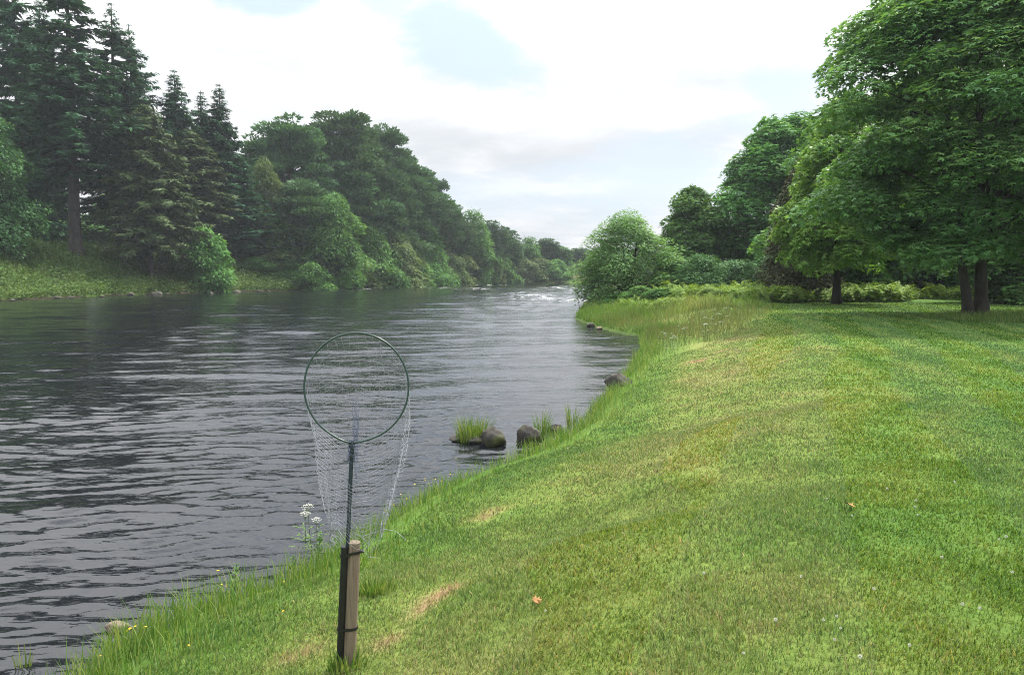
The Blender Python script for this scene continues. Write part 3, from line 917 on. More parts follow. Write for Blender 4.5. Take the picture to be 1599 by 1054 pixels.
plant('pine_c', 'pine_tree', 905, 225, 388, 52, 'farthest dark pine, seen just left of the willow', 'tree', G2)
plant('leafy_dark', 'leafy_tree', 935, 215, 392, 50, 'distant leafy tree whose top shows behind the left side of the willow')
for k, px in enumerate((560, 640, 720, 790, 850, 900, 950, 1010)):
    plant('pine_c' if k % 2 else 'leafy_dark', 'woodland_tree', px, 250 + 12 * (k % 3), 384 + 3 * (k % 3), 100, 'distant woodland tree in the row on the skyline behind the river bend', 'tree', 'distant woodland trees')
for k, px in enumerate((-70, 20, 75, 140, 200, 255, 310, 370, 410, 440, 490, 540)):
    plant('leafy_dark' if k % 3 else 'leafy', 'understorey_tree', px, 122 + 5 * (k % 3), 290 + 14 * (k % 4), 130, 'shaded leafy tree of the understorey behind the spruces and pines', 'tree', 'understorey trees on the far bank')

rq = R_(333)
SHR = [(395, 113, 52, 46), (428, 116, 60, 58), (452, 116, 55, 44), (488, 113, 50, 40), (545, 124, 55, 62), (562, 126, 50, 48), (598, 131, 60, 66), (640, 141, 56, 60), (676, 153, 50, 58), (715, 165, 46, 50), (748, 172, 44, 48), (782, 181, 40, 42), (285, 100, 50, 40), (820, 186, 40, 34), (860, 189, 40, 30)]
for k, (px, d, w, hh) in enumerate(SHR):
    foot = HORIZON + CAMZ * F / d
    plant(('bush_dull', 'bush_yellow', 'bush_dull', 'bush_bright')[k % 4], 'waterside_shrub', px, d, foot - hh - 6 * rq.random(), w * 1.25, 'low tangled shrub of the fringe along the far waterline', 'shrub', 'shrubs fringing the far waterline')

# right bank
plant('willow', 'willow_tree', 981, 50, 334, 172, 'round pale green willow leaning over the water on the near side of the bend')
plant('sycamore_mid', 'sycamore_tree', 1083, 62, 290, 120, 'fresh green tree between the willow and the big dark sycamore')
plant('sycamore_big', 'sycamore_tree', 1222, 64, 178, 250, 'big dark domed sycamore behind the bracken, right of the fresh green tree')
plant('yew', 'brown_conifer', 1250, 44, 240, 120, 'brownish drooping conifer behind the small tree with the dark trunk')
plant('sycamore_small', 'young_sycamore', 1308, 38.7, 150, 190, 'yellow green sycamore on a short dark trunk in the middle of the lawn edge')
plant('sycamore_near', 'twin_sycamore', 1527, 27.7, -215, 555, 'huge sycamore with two trunks on the lawn at the right edge of the photo', rot=0.0)
plant('bush', 'riverside_bush', 1092, 46, 396, 95, 'dark grey green bush right of the willow', 'bush')
plant('bush_bright', 'riverside_bush', 1050, 48, 405, 80, 'light green bush between the willow and the dark bush', 'bush')
plant('sycamore_mid', 'sycamore_tree', 1318, 49, 140, 200, 'sycamore filling the canopy between the dark domed one and the twin trunked one')
plant('sycamore_big', 'sycamore_tree', 1400, 56, 120, 230, 'tall sycamore in the wood behind the small yellow green tree')
plant('sycamore_big', 'sycamore_tree', 1490, 62, 130, 240, 'tall sycamore in the wood behind the left half of the twin trunked one')
plant('sycamore_big', 'sycamore_tree', 1600, 52, 60, 260, 'tall sycamore in the wood behind the twin trunks, cut by the right edge')
plant('sycamore_mid', 'sycamore_tree', 1640, 40, 250, 260, 'lower sycamore with hanging boughs at the right edge behind the twin trunks')
for k, px in enumerate((1150, 1200, 1265, 1340, 1395, 1450, 1500, 1560, 1620)):
    plant('bush', 'woodland_bush', px, 53 + 2 * (k % 3), 405 - 9 * (k % 3), 110, 'dark shaded bush at the foot of the wood beyond the bracken', 'bush', 'dark bushes at the edge of the wood')


for k, (px, d, hh, w) in enumerate([(1000, 45, 26, 60), (1035, 43, 20, 56), (1070, 42, 18, 60), (1110, 42.5, 20, 56), (1148, 43, 18, 60), (1180, 44, 16, 60), (960, 47, 20, 60)]):
    foot = HORIZON + (CAMZ - hz(float(at_y(px, 425, d)[0]), d)) * F / d
    plant('bush_bright', 'bank_shrub', px, d, foot - hh, w, 'low leafy green shrub among the tall grass on the near point below the willow', 'shrub', 'low shrubs on the near point')


# ------------------------------------------------------------------ boulders
def stone_mat(name, c0, c1, moss):
    m, nt = new_mat(name)
    out = nd(nt, 'ShaderNodeOutputMaterial'); p = nd(nt, 'ShaderNodeBsdfPrincipled'); p.inputs['Roughness'].default_value = .85
    tc = nd(nt, 'ShaderNodeTexCoord')
    n1 = nd(nt, 'ShaderNodeTexNoise', i_Scale=7.0, i_Detail=8.0, i_Roughness=.7); n2 = nd(nt, 'ShaderNodeTexNoise', i_Scale=3.0, i_Detail=4.0)
    for n in (n1, n2): nt.links.new(tc.outputs['Object'], n.inputs['Vector'])
    c = ramp(nt, n1.outputs['Fac'], [(.3, c0), (.7, c1)])
    c = mixc(nt, ramp(nt, n2.outputs['Fac'], [(.5, (0,) * 3), (.62, (moss,) * 3)]), c, (.075, .085, .022))
    nt.links.new(c, p.inputs['Base Color'])
    b = nd(nt, 'ShaderNodeBump', i_Strength=.8, i_Distance=.04); nt.links.new(n1.outputs['Fac'], b.inputs['Height']); nt.links.new(b.outputs[0], p.inputs['Normal'])
    nt.links.new(p.outputs[0], out.inputs[0])
    return m


M['stone'] = stone_mat('mossy_stone', (.012, .011, .009), (.060, .050, .038), .9)
M['palestone'] = stone_mat('pale_stone', (.10, .075, .055), (.25, .19, .14), .4)
M['greystone'] = stone_mat('shore_stone', (.025, .022, .019), (.105, .092, .078), .5)


def boulder(px, py, wpx, hpx, mat, label, group=None, d=None, seed=0, name='boulder'):
    p = ground(px, py) if d is None else at_y(px, py, d)
    sx = wpx / F * p[1] * .5; szz = hpx / F * p[1]
    r = R_(900 + seed)
    nu, nv = 28, 16
    u = np.linspace(0, 2 * math.pi, nu, endpoint=False); v = np.linspace(0.02, math.pi - .02, nv)
    U, Vv = np.meshgrid(u, v)
    D = np.stack([np.cos(U) * np.sin(Vv), np.sin(U) * np.sin(Vv), np.cos(Vv)], -1)
    rad = np.ones(U.shape)
    for k in range(14):      # flattened facets
        n = unit(r.normal(size=3)); c = .62 + .30 * r.random()
        q = D @ n
        rad = np.where(q * rad > c, c / np.maximum(q, 1e-3), rad)
    rad = rad * (1 + .05 * np.sin(D[..., 0] * 7 + r.random() * 6) * np.sin(D[..., 1] * 6 + D[..., 2] * 8) + r.normal(0, .022, U.shape))
    P = D * rad[..., None] * np.array([sx, sx * .85, szz * .72]) + np.array([0, 0, szz * .30])
    g = Geo()
    i = np.arange(nv - 1)[:, None] * nu; j = np.arange(nu)[None]; j2 = (j + 1) % nu
    g.add(P.reshape(-1, 3), np.stack([i + j, i + nu + j, i + nu + j2, i + j2], -1).reshape(-1, 4))
    g.add(P[0], [np.arange(nu)]); g.add(P[-1], [np.arange(nu)[::-1]])
    o = g.build(name, M[mat], None, True); o.location = p
    return tag(o, label, 'rock', group)


boulder(771, 694, 48, 27, 'stone', 'dark mossy boulder in the water beside the grass tuft, with a round dark face', seed=1)
boulder(826, 693, 42, 31, 'stone', 'dark squarish boulder at the waterline, next right of the one by the grass tuft', seed=2)
boulder(869, 673, 30, 14, 'stone', 'small dark stone half hidden in bank grass, right of the squarish boulder', seed=3)
boulder(965, 607, 46, 24, 'stone', 'dark rounded boulder on the bank farther upstream, alone at the waterline', seed=4)
boulder(716, 688, 32, 11, 'greystone', 'low flat brown stone lying in the water left of the grass tuft', seed=5)
boulder(184, 984, 42, 15, 'palestone', 'pale pinkish brown stone at the water edge in the lower left corner', seed=6)
boulder(745, 692, 40, 12, 'greystone', 'low stone under the grass tuft in the water', seed=7)
boulder(922, 510, 15, 6, 'greystone', 'grey stone at the waterline below the grassy point', seed=8)
boulder(936, 514, 11, 4, 'palestone', 'small pale stone right beside the grey stone below the grassy point', seed=9)
for k, (px, py, w) in enumerate([(90, 466, 14), (112, 466, 10), (205, 461.5, 16), (245, 460.5, 22), (262, 460, 10), (370, 457, 16), (405, 456.5, 12), (20, 470, 12), (160, 464, 9), (330, 458.5, 9), (420, 456, 8), (640, 447, 10)]):
    boulder(px, py, w * .8, w * .28, 'greystone', 'grey stone lying at the foot of the far bank', 'stones along the far waterline', seed=20 + k, name='shore_stone')


# ------------------------------------------------------------------ plants at the edge
def tuft(name, px, py, wpx, hpx, n, label, cat='grass tuft', seed=0, mat='tallgrass', d=None):
    p = ground(px, py) if d is None else at_y(px, py, d); rng = R_(500 + seed)
    sc_ = p[1] / F; r = wpx * sc_ * .5; hh = hpx * sc_
    g = Geo()
    a = rng.random(n) * 6.283; q = np.sqrt(rng.random(n)) * r
    blades(g, q * np.cos(a), q * np.sin(a) * .7, hh * (.4 + .65 * rng.random(n)), (.006 + .005 * rng.random(n)) * np.ones(n), .15 + .55 * rng.random(n), rng, None, None, z=np.full(n, -.02), az=a + rng.normal(0, .5, n))
    o = g.build(name, M[mat]); o.location = p
    return tag(o, label, cat)


tuft('grass_tuft', 740, 690, 52, 52, 420, 'thick tuft of long grass growing on the stones in the water', seed=1)
tuft('grass_tuft', 846, 682, 22, 52, 110, 'upright grass tuft between the squarish boulder and the small stone', seed=2)
tuft('grass_tuft', 893, 664, 18, 44, 60, 'thin seeding grass tuft right of the small stone at the waterline', seed=3)
tuft('grass_tuft', 38, 1040, 26, 60, 16, 'few thin grass stems standing in the water at the lower left corner', seed=4)
tuft('grass_tuft', 541, 1046, 62, 44, 150, 'grass left long around the foot of the wooden post', seed=6)
tuft('grass_tuft', 590, 925, 60, 34, 260, 'dark green grass clump on the bank right behind the wooden post', seed=5)

M['stem'] = simple_mat('green_stem', (.075, .13, .03), .6, .3, 0, .3)
M['yellow'] = simple_mat('yellow_petal', (.75, .46, .02), .5, .3, 0, .15)
M['white'] = simple_mat('white_petal', (.55, .55, .46), .6, .3, 0, .1)
M['weed'] = foliage_mat('weed_leaf', (.045, .12, .025), (.07, .16, .03), (.10, .2, .045), .3, .5, .3, .02)

# buttercups: a stem and a five petalled head
g = Geo(); tube(g, [[0, 0, -.02], [.01, 0, .12], [.0, .01, .24], [.015, .015, .30]], [.0022, .002, .0016, .0014], 4)
rng = R_(70)
bl = Geo(); az = np.arange(5) * 1.2566
stem_me = g.mesh('stem', M['stem'])
hd = Geo()
scatter(hd, LEAF, np.tile([[.015, .015, .30]], (5, 1)), np.stack([np.cos(az), np.sin(az), np.full(5, .55)], -1), np.tile([[0, 0, 1.0]], (5, 1)), np.full(5, .019), np.full(5, .5))
hd.V[0] = hd.V[0]
tv = (np.array([[0, 0, 0], [.45, .5, .1], [.3, 1, .15], [-.3, 1, .15], [-.45, .5, .1]]), [[0, 1, 2, 3, 4]])
hd = Geo()
scatter(hd, tv, np.tile([[.015, .015, .30]], (5, 1)), np.stack([np.cos(az), np.sin(az), np.full(5, .55)], -1), np.tile([[0, 0, 1.0]], (5, 1)), np.full(5, .013), np.full(5, .5))
head_me = hd.mesh('flower_head', M['yellow'])


def flower(name, x, y, scale, label, group, stem, head, cat='flower', lean=.2, zrot=0.0):
    e = empty(name, (x, y, max(hz(x, y), 0))); e.scale = (scale,) * 3
    e.rotation_euler = (random.uniform(-lean, lean), random.uniform(-lean, lean), random.uniform(0, 6.28))
    tag(e, label, cat, group)
    for nm, me in (('stem', stem), ('flower_head', head)):
        o = bpy.data.objects.new(nm, me); COL.objects.link(o); o.parent = e
    return e


BUT = [(668, 762), (676, 757), (694, 752), (702, 747), (715, 735), (722, 730), (772, 712), (585, 802), (578, 812), (602, 806), (567, 800), (561, 795), (612, 800), (845, 690), (872, 672), (880, 668), (906, 655), (920, 648), (1035, 605), (1012, 612), (1045, 590), (1062, 585), (978, 600), (986, 596), (970, 597), (925, 640), (932, 632), (206, 1010), (213, 1018), (222, 1006), (183, 1012), (165, 1045), (352, 925), (270, 945), (200, 965), (440, 925), (455, 968), (290, 1030), (660, 770), (640, 785)]
for k, (px, py) in enumerate(BUT):
    p = ground(px, py + 22)
    if shore_s(p[0], p[1]) < .1: p[0] += .15 - float(shore_s(p[0], p[1])) + random.uniform(0, .25)
    flower('buttercup', p[0], p[1], random.uniform(.5, .9), 'yellow buttercup on a thin stem in the waterside grass', 'buttercups along the waterside', stem_me, head_me)

# white umbels
rng = R_(71)
g = Geo(); tube(g, [[0, 0, -.03], [.01, 0, .3], [0, .01, .58]], [.006, .005, .004], 5)
hd = Geo()
for k in range(14):
    a = k * 2.4; r = .085 * math.sqrt(k / 14 + .05)
    c = np.array([r * math.cos(a), r * math.sin(a) + .01, .70 - 5.0 * r * r])
    tube(g, [[0, .01, .58], (np.array([0, .01, .58]) + c) / 2 + [0, 0, -.01], c], [.002, .0015, .001], 3, cap=False)
    m = 16
    scatter(hd, LEAF, c + rng.normal(0, .011, (m, 3)) * np.array([1, 1, .35]), rvec(rng, m) * np.array([1, 1, .2]), rvec(rng, m) + np.array([0, 0, 1.4]), np.full(m, .012), np.full(m, .5))
for k in range(7):
    a = k * 2.2; zz = .06 + .05 * k; m = 9; t = np.linspace(.2, 1, m)
    P = np.stack([np.cos(a) * .2 * t, np.sin(a) * .2 * t, zz + .08 * t], -1)
    scatter(g, LEAF, P, np.stack([np.cos(a) + rng.normal(0, .8, m), np.sin(a) + rng.normal(0, .8, m), np.zeros(m)], -1), np.tile([[0, 0, 1.]], (m, 1)) + rng.normal(0, .3, (m, 3)), np.full(m, .055), np.full(m, .5))
umb_stem, umb_head = g.mesh('stem', M['stem']), hd.mesh('flower_head', M['white'])
for (ux, uy, us) in ((476, 868, .60), (496, 866, .52)):
    p = ground(ux, uy)
    flower('white_umbel', p[0], p[1], us, 'smaller white umbel flower beside the tall one behind the hanging net', 'small umbels behind the net', umb_stem, umb_head, 'flower', .12)
p = ground(487, 862)
flower('white_umbel', p[0], p[1], 1.0 * 7.2 / p[1] * (p[1] / 7.2) * 0.66, 'tallest white topped umbel flower at the waterline behind the hanging net', None, umb_stem, umb_head, 'flower', .1)
for k in range(34):
    px = random.uniform(1020, 1165) + random.gauss(0, 12); py = 548 - (px - 1010) * .36 + random.gauss(0, 14) - 4
    p = ground(px, py + 8)
    if shore_s(p[0], p[1]) < .3: continue
    flower('white_umbel', p[0], p[1], random.uniform(.45, .85), 'white umbel flower standing in the brown meadow grass on the bank', 'white umbels in the meadow strip', umb_stem, umb_head)

# leafy weed stems at the near waterline
def weed(px, py, hpx, label, seed):
    p = ground(px, py); hh = hpx / F * p[1]; rng = R_(seed)
    e = empty('leafy_weed', p); tag(e, label, 'plant')
    g = Geo(); tube(g, [[0, 0, -.03], [.01, 0, hh * .5], [.02, .01, hh]], [.006, .005, .003], 5); g.build('stem', M['stem'], e)
    l = Geo(); m = 26; t = .12 + .88 * rng.random(m); az = np.arange(m) * 2.4
    P = np.stack([.02 * t, .01 * t, hh * t], -1)
    scatter(l, LEAF, P, np.stack([np.cos(az), np.sin(az), .35 + .3 * rng.random(m)], -1), np.tile([[0, 0, 1.]], (m, 1)) + rng.normal(0, .25, (m, 3)), hh * (.38 - .22 * t), rng.random(m))
    l.build('leaves', M['weed'], e)


weed(366, 925, 46, 'leafy green weed with upright stem at the near waterline, left of the post', 301)
weed(497, 872, 40, 'leafy green weed beside the white umbel behind the hanging net', 302)
weed(455, 902, 36, 'small leafy weed at the waterline between the tall weed and the white umbel', 303)

# clover heads in the mown turf
g = Geo(); tube(g, [[0, 0, -.01], [0, 0, .045]], [.0012, .001], 3); st = g.mesh('stem', M['stem'])
hd = Geo(); m = 60; v = rvec(R_(72), m)
scatter(hd, LEAF, np.array([0, 0, .05]) + v * .004, v + np.array([0, 0, .3]), rvec(R_(73), m), np.full(m, .008), np.full(m, .5)); hm = hd.mesh('flower_head', M['white'])
CL = [(1288, 978), (1305, 972), (1312, 990), (1302, 1008), (1292, 785), (1330, 812), (1428, 800), (1433, 812), (1431, 790), (1570, 848), (1560, 850), (1502, 955), (1530, 961), (852, 962), (887, 704), (822, 706), (1250, 910), (1470, 880), (1210, 980), (1385, 770), (1490, 760), (1545, 738), (1365, 930), (1580, 905), (1420, 1020), (1340, 1040), (1160, 1030), (1100, 905)]
for px, py in CL:
    p = ground(px, py)
    flower('clover', p[0], p[1], random.uniform(.55, .85), 'small white clover head in the mown lawn', 'white clovers in the lawn', st, hm, 'flower', .15)

# fallen leaves
M['deadleaf'] = simple_mat('dead_leaf', (.26, .13, .045), .7, .2, 0, .35, 40)


def fallen(px, py, size, label, seed):
    p = ground(px, py); r = R_(seed)
    out = [(0, 0), (.16, .10), (.42, .05), (.34, .28), (.62, .40), (.36, .52), (.40, .80), (.14, .70), (0, 1.0), (-.14, .70), (-.40, .80), (-.36, .52), (-.62, .40), (-.34, .28), (-.42, .05), (-.16, .10)]
    P = np.array([(x * size, (y - .4) * size, .25 * size * (x * x * 2.2 + (y - .4) ** 2 * .7) + r.normal(0, .004)) for x, y in out])
    g = Geo(); c = np.array([[0, 0, 0.004]])
    V = np.concatenate([c, P]); n = len(P)
    V2 = V - np.array([0, 0, .0015])
    g.add(V, [[0, 1 + k, 1 + (k + 1) % n] for k in range(n)]); g.add(V2, [[0, 1 + (k + 1) % n, 1 + k] for k in range(n)])
    o = g.build('fallen_leaf', M['deadleaf']); o.location = p + np.array([0, 0, .035]); o.rotation_euler = (.25, .3, r.random() * 6)
    tag(o, label, 'leaf')


fallen(1326, 797, .085, 'curled orange brown dead leaf on the right half of the lawn', 1)
fallen(838, 948, .052, 'small orange dead leaf on the lawn to the right of the wooden post', 2)

# ------------------------------------------------------------------ post with tube, and the landing net
base = ground(546, 1036)
D = base[1]
k_ = D / F       # metres per photograph pixel at the post


def P3(px, py, dy=0.0):
    return at_y(px, py, D + dy)


def wood_mat():
    m, nt = new_mat('weathered_timber')
    out = nd(nt, 'ShaderNodeOutputMaterial'); p = nd(nt, 'ShaderNodeBsdfPrincipled'); p.inputs['Roughness'].default_value = .85
    tc = nd(nt, 'ShaderNodeTexCoord'); mp = nd(nt, 'ShaderNodeMapping'); mp.inputs['Scale'].default_value = (40, 40, 2.2)
    nt.links.new(tc.outputs['Object'], mp.inputs['Vector'])
    n = nd(nt, 'ShaderNodeTexNoise', i_Scale=1.6, i_Detail=7.0, i_Roughness=.7); nt.links.new(mp.outputs[0], n.inputs['Vector'])
    n2 = nd(nt, 'ShaderNodeTexNoise', i_Scale=9.0, i_Detail=4.0); nt.links.new(tc.outputs['Object'], n2.inputs['Vector'])
    c = ramp(nt, n.outputs['Fac'], [(.28, (.035, .026, .017)), (.42, (.145, .108, .070)), (.75, (.265, .205, .140))])
    c = mixc(nt, ramp(nt, n2.outputs['Fac'], [(.5, (0,) * 3), (.75, (.5,) * 3)]), c, (.15, .15, .10))
    nt.links.new(c, p.inputs['Base Color'])
    b = nd(nt, 'ShaderNodeBump', i_Strength=.5, i_Distance=.004); nt.links.new(n.outputs['Fac'], b.inputs['Height']); nt.links.new(b.outputs[0], p.inputs['Normal'])
    nt.links.new(p.outputs[0], out.inputs[0])
    return m


M['timber'] = wood_mat()
M['black'] = simple_mat('black_plastic', (.012, .012, .013), .42, .45, 0, .3, 30, .1)
M['hoop'] = simple_mat('green_enamel', (.018, .046, .036), .35, .5, 0, .3, 30)
M['handle'] = simple_mat('navy_handle', (.018, .028, .040), .4, .5, 0, .4, 30)
M['thread'] = simple_mat('net_thread', (.24, .25, .28), .6, .4, 0, .2)
M['bundle'] = simple_mat('net_bundle', (.10, .12, .19), .7, .3, 0, .3)

holder = empty('net_post', base)
tag(holder, 'weathered round timber post with a black tube strapped to it, on the grassy bank', 'post')
bl = np.array(base)


def rod(name, pts, radii, mat, parent, origin, sides=16):
    g = Geo(); tube(g, np.array(pts) - origin, radii, sides)
    return g.build(name, M[mat], parent, True)


pt, pb = P3(553.5, 846), P3(545, 1045)
rp = 10.3 * k_
zz = np.linspace(0, 1, 9)
g = Geo(); tube(g, (pb + (pt - pb) * zz[:, None]) - bl, rp * np.array([1.03, 1.02, 1.0, 1.0, .99, .99, .98, .97, .93]), 20)
g.build('timber_post', M['timber'], holder, True)
tt, tb = P3(539, 853, -.012), P3(530.5, 1045, -.012)
rt = 6.3 * k_
g = Geo(); P = tb + (tt - tb) * zz[:, None]
tube(g, P - bl, rt, 16)
tube(g, np.array([tt - (tt - tb) * .012, tt + (tt - tb) * .001]) - bl, rt * 1.12, 16)
g.build('holder_tube', M['black'], holder, True)


def tie(py, tail):
    f = (1045 - py) / (1045 - 849)
    a = pb + (pt - pb) * f; b = tb + (tt - tb) * f
    c = (a + b) / 2; ex = (a - b) / 2; ex[1:] = 0
    hw = abs(ex[0]); ring = []
    for th in np.linspace(-math.pi / 2, math.pi / 2, 10): ring.append(a + np.array([math.cos(th) * rp, math.sin(th) * rp, 0]) * 1.05)
    for th in np.linspace(math.pi / 2, 3 * math.pi / 2, 10): ring.append(b + np.array([math.cos(th) * rt, math.sin(th) * rt, 0]) * 1.08)
    ring.append(ring[0]); ring = np.array(ring) - bl
    g = Geo(); n = len(ring); hh = 2.2 * k_
    cen = ring.mean(0); o2 = unit((ring - cen) * np.array([1, 1, 0])) * .0022
    V = np.concatenate([ring - [0, 0, hh], ring + [0, 0, hh], ring + o2 + [0, 0, hh], ring + o2 - [0, 0, hh]])
    i = np.arange(n - 1)
    for s0, s1 in ((0, 1), (1, 2), (2, 3), (3, 0)): g.add(V, np.stack([s0 * n + i, s0 * n + i + 1, s1 * n + i + 1, s1 * n + i], -1))
    if tail:
        e = a + np.array([rp * 1.0, -rp * .3, 0]) - bl
        tube(g, [e, e + [.012, -.004, .003], e + [.022, -.006, .002]], [.008, .008, .003], 6)
    g.build('cable_tie', M['black'], holder, False)


tie(863, True); tie(979, False)

# landing net
nb = P3(540.5, 905, -.012)
net = empty('landing_net', nb)
tag(net, 'hoop landing net with thin green rim and drooping fine mesh, standing in the black tube', 'fishing net')
hp0, hp1 = P3(540.5, 905, -.012), P3(550, 690, -.012)
g = Geo(); tube(g, (hp0 + (hp1 - hp0) * zz[:, None]) - nb, 3.3 * k_, 12); g.build('handle', M['handle'], net, True)
cx, cy, rx, ry = 556.5, 604, 81.5, 84
yaw = 0.16


def hoop_pt(th, extra=0.0):
    """th measured from the bottom joint"""
    x = math.sin(th); y = -math.cos(th)
    pin = math.exp(-(th if th < math.pi else 2 * math.pi - th) ** 2 / .10)
    px = cx + rx * x - 6.0 * pin; py = cy - ry * y + 3.0 * pin
    dy = math.sin(yaw) * (rx * x) * k_ + 0.035 * y
    return P3(px, py, dy + extra)


th = np.linspace(0.03, 2 * math.pi - .03, 96)
hoop = np.array([hoop_pt(t) for t in th])
g = Geo(); tube(g, hoop - nb, 1.55 * k_, 10); g.build('hoop', M['hoop'], net, True)
g = Geo(); jn = P3(549.3, 690, -.012)
tube(g, np.array([jn + [0, 0, -.035], jn + [0, 0, -.012], jn + [0, 0, .004], jn + [0, 0, .012]]) - nb, [4.2 * k_, 5.0 * k_, 4.6 * k_, 3 * k_], 12)
g.build('ferrule', M['handle'], net, True)

rng = R_(81)
g = Geo()
NT, NV = 42, 32
ths = np.linspace(0.0, 2 * math.pi, NT, endpoint=False)
vs = np.linspace(0, 1, NV)
Pn = np.zeros((NT, NV, 3))
for i, t in enumerate(ths):
    a = hoop_pt(t)
    x = math.sin(t)
    bx = 556 + 47 * x + 8 * math.sin(3 * t) ; by = 836 + 14 * math.sin(5 * t + 1) + 9 * math.cos(2 * t)
    b = P3(bx, by, .10 + .16 * (-math.cos(t)) + .04 * math.sin(4 * t))
    for j, v in enumerate(vs):
        p = a + (b - a) * v
        bulge = math.sin(math.pi * min(1, v * 1.05)) ** .8
        p = p + np.array([.030 * x * bulge + .012 * math.sin(9 * t + 5 * v) * bulge, (.13 + .10 * (-math.cos(t))) * bulge + .02 * math.sin(7 * t + 9 * v) * bulge, .012 * math.sin(6 * t + 3 * v) * bulge])
        Pn[i, j] = p
Pn += rng.normal(0, .0022, Pn.shape) * (vs[None, :, None] > 0)
tr_ = .00085
for i in range(NT): tube(g, Pn[i] - nb, tr_, 3, cap=False)
for j in range(1, NV): tube(g, np.concatenate([Pn[:, j], Pn[:1, j]]) - nb, tr_ * (1.6 if j == NV - 1 else 1), 3, cap=False)
# frayed ends along the bottom hem
for k in range(26):
    i = rng.integers(NT); p = Pn[i, -1]
    q = p + np.array([rng.normal(0, .04), rng.normal(0, .02), -.02 - .03 * rng.random()])
    tube(g, np.array([p, (p + q) / 2 + rng.normal(0, .008, 3), q]) - nb, tr_ * 1.2, 3, cap=False)
q0 = P3(566, 838, .05)
tube(g, np.array([q0, P3(600, 826, .03), P3(618, 829, .02), P3(634, 843, .01)]) - nb, tr_ * 1.5, 3, cap=False)
g.build('netting', M['thread'], net)
# slack of the bag gathered in a hanging rope behind the handle
g = Geo()
for k in range(24):
    x0 = rng.normal(0, 6.0); y0 = 610 + 80 * rng.random(); y1 = 700 + 70 * rng.random(); dd = .06 + .05 * rng.random()
    pts = [P3(555.5 + x0 * .5 + rng.normal(0, 1.3), y0 + (y1 - y0) * f, dd) for f in np.linspace(0, 1, 9)]
    tube(g, np.array(pts) - nb, .0007, 3, cap=False)
for k in range(20):
    y0 = 690 + 5 * rng.random(); y1 = 712 + 14 * rng.random(); a0 = rng.random() * 6.28
    pts = [P3(549 - f * 1.2 + 5.2 * math.cos(a0 + f * 5), y0 + (y1 - y0) * f, -.012 + 5.2 * k_ * math.sin(a0 + f * 5)) for f in np.linspace(0, 1, 9)]
    tube(g, np.array(pts) - nb, .0011, 3, cap=False)
g.build('net_bundle', M['bundle'], net)

# ------------------------------------------------------------------ light and sky
SUN_AZ, SUN_EL = math.radians(45), math.radians(55)     # azimuth measured clockwise from the view direction (+Y)
sd = bpy.data.lights.new('sun', 'SUN'); sd.energy = 3.4; sd.angle = math.radians(2.5); sd.color = (1.0, .955, .88)
so = bpy.data.objects.new('sun', sd); COL.objects.link(so)
dirv = Vector((math.sin(SUN_AZ) * math.cos(SUN_EL), math.cos(SUN_AZ) * math.cos(SUN_EL), math.sin(SUN_EL)))
so.rotation_euler = dirv.to_track_quat('Z', 'Y').to_euler(); so.location = (0, 0, 60)

wd = bpy.data.worlds.new('World'); sc.world = wd; wd.use_nodes = True
nt = wd.node_tree; nt.nodes.clear()
out = nd(nt, 'ShaderNodeOutputWorld'); bg = nd(nt, 'ShaderNodeBackground'); bg.inputs['Strength'].default_value = 0.11
sky = nd(nt, 'ShaderNodeTexSky', sky_type='NISHITA', sun_disc=False, sun_elevation=SUN_EL, sun_rotation=SUN_AZ, altitude=50)
sky.air_density = 1.0; sky.dust_density = 1.6; sky.ozone_density = 1.0
tc = nd(nt, 'ShaderNodeTexCoord')
sep = nd(nt, 'ShaderNodeSeparateXYZ'); nt.links.new(tc.outputs['Generated'], sep.inputs[0])
zc = math_n(nt, 'ADD', math_n(nt, 'MAXIMUM', sep.outputs[2], 0.0), 0.16)
comb = nd(nt, 'ShaderNodeCombineXYZ')
nt.links.new(math_n(nt, 'DIVIDE', sep.outputs[0], zc), comb.inputs[0])
nt.links.new(math_n(nt, 'DIVIDE', sep.outputs[1], zc), comb.inputs[1])


def sky_noise(scale, detail, rough, loc, dist=0.0):
    mp = nd(nt, 'ShaderNodeMapping'); mp.inputs['Location'].default_value = loc
    nt.links.new(comb.outputs[0], mp.inputs['Vector'])
    n = nd(nt, 'ShaderNodeTexNoise', i_Scale=scale, i_Detail=detail, i_Roughness=rough, i_Distortion=dist)
    nt.links.new(mp.outputs[0], n.inputs['Vector'])
    return n.outputs['Fac']


nA = sky_noise(0.9, 7, .58, (3.1, 1.7, 0), .3)
nB = sky_noise(2.6, 7, .6, (7.7, 4.2, 0), .2)
nC = sky_noise(1.6, 6, .55, (1.2, 9.3, 0), .1)
warp = math_n(nt, 'MULTIPLY_ADD', nB, 0.66, -0.33)


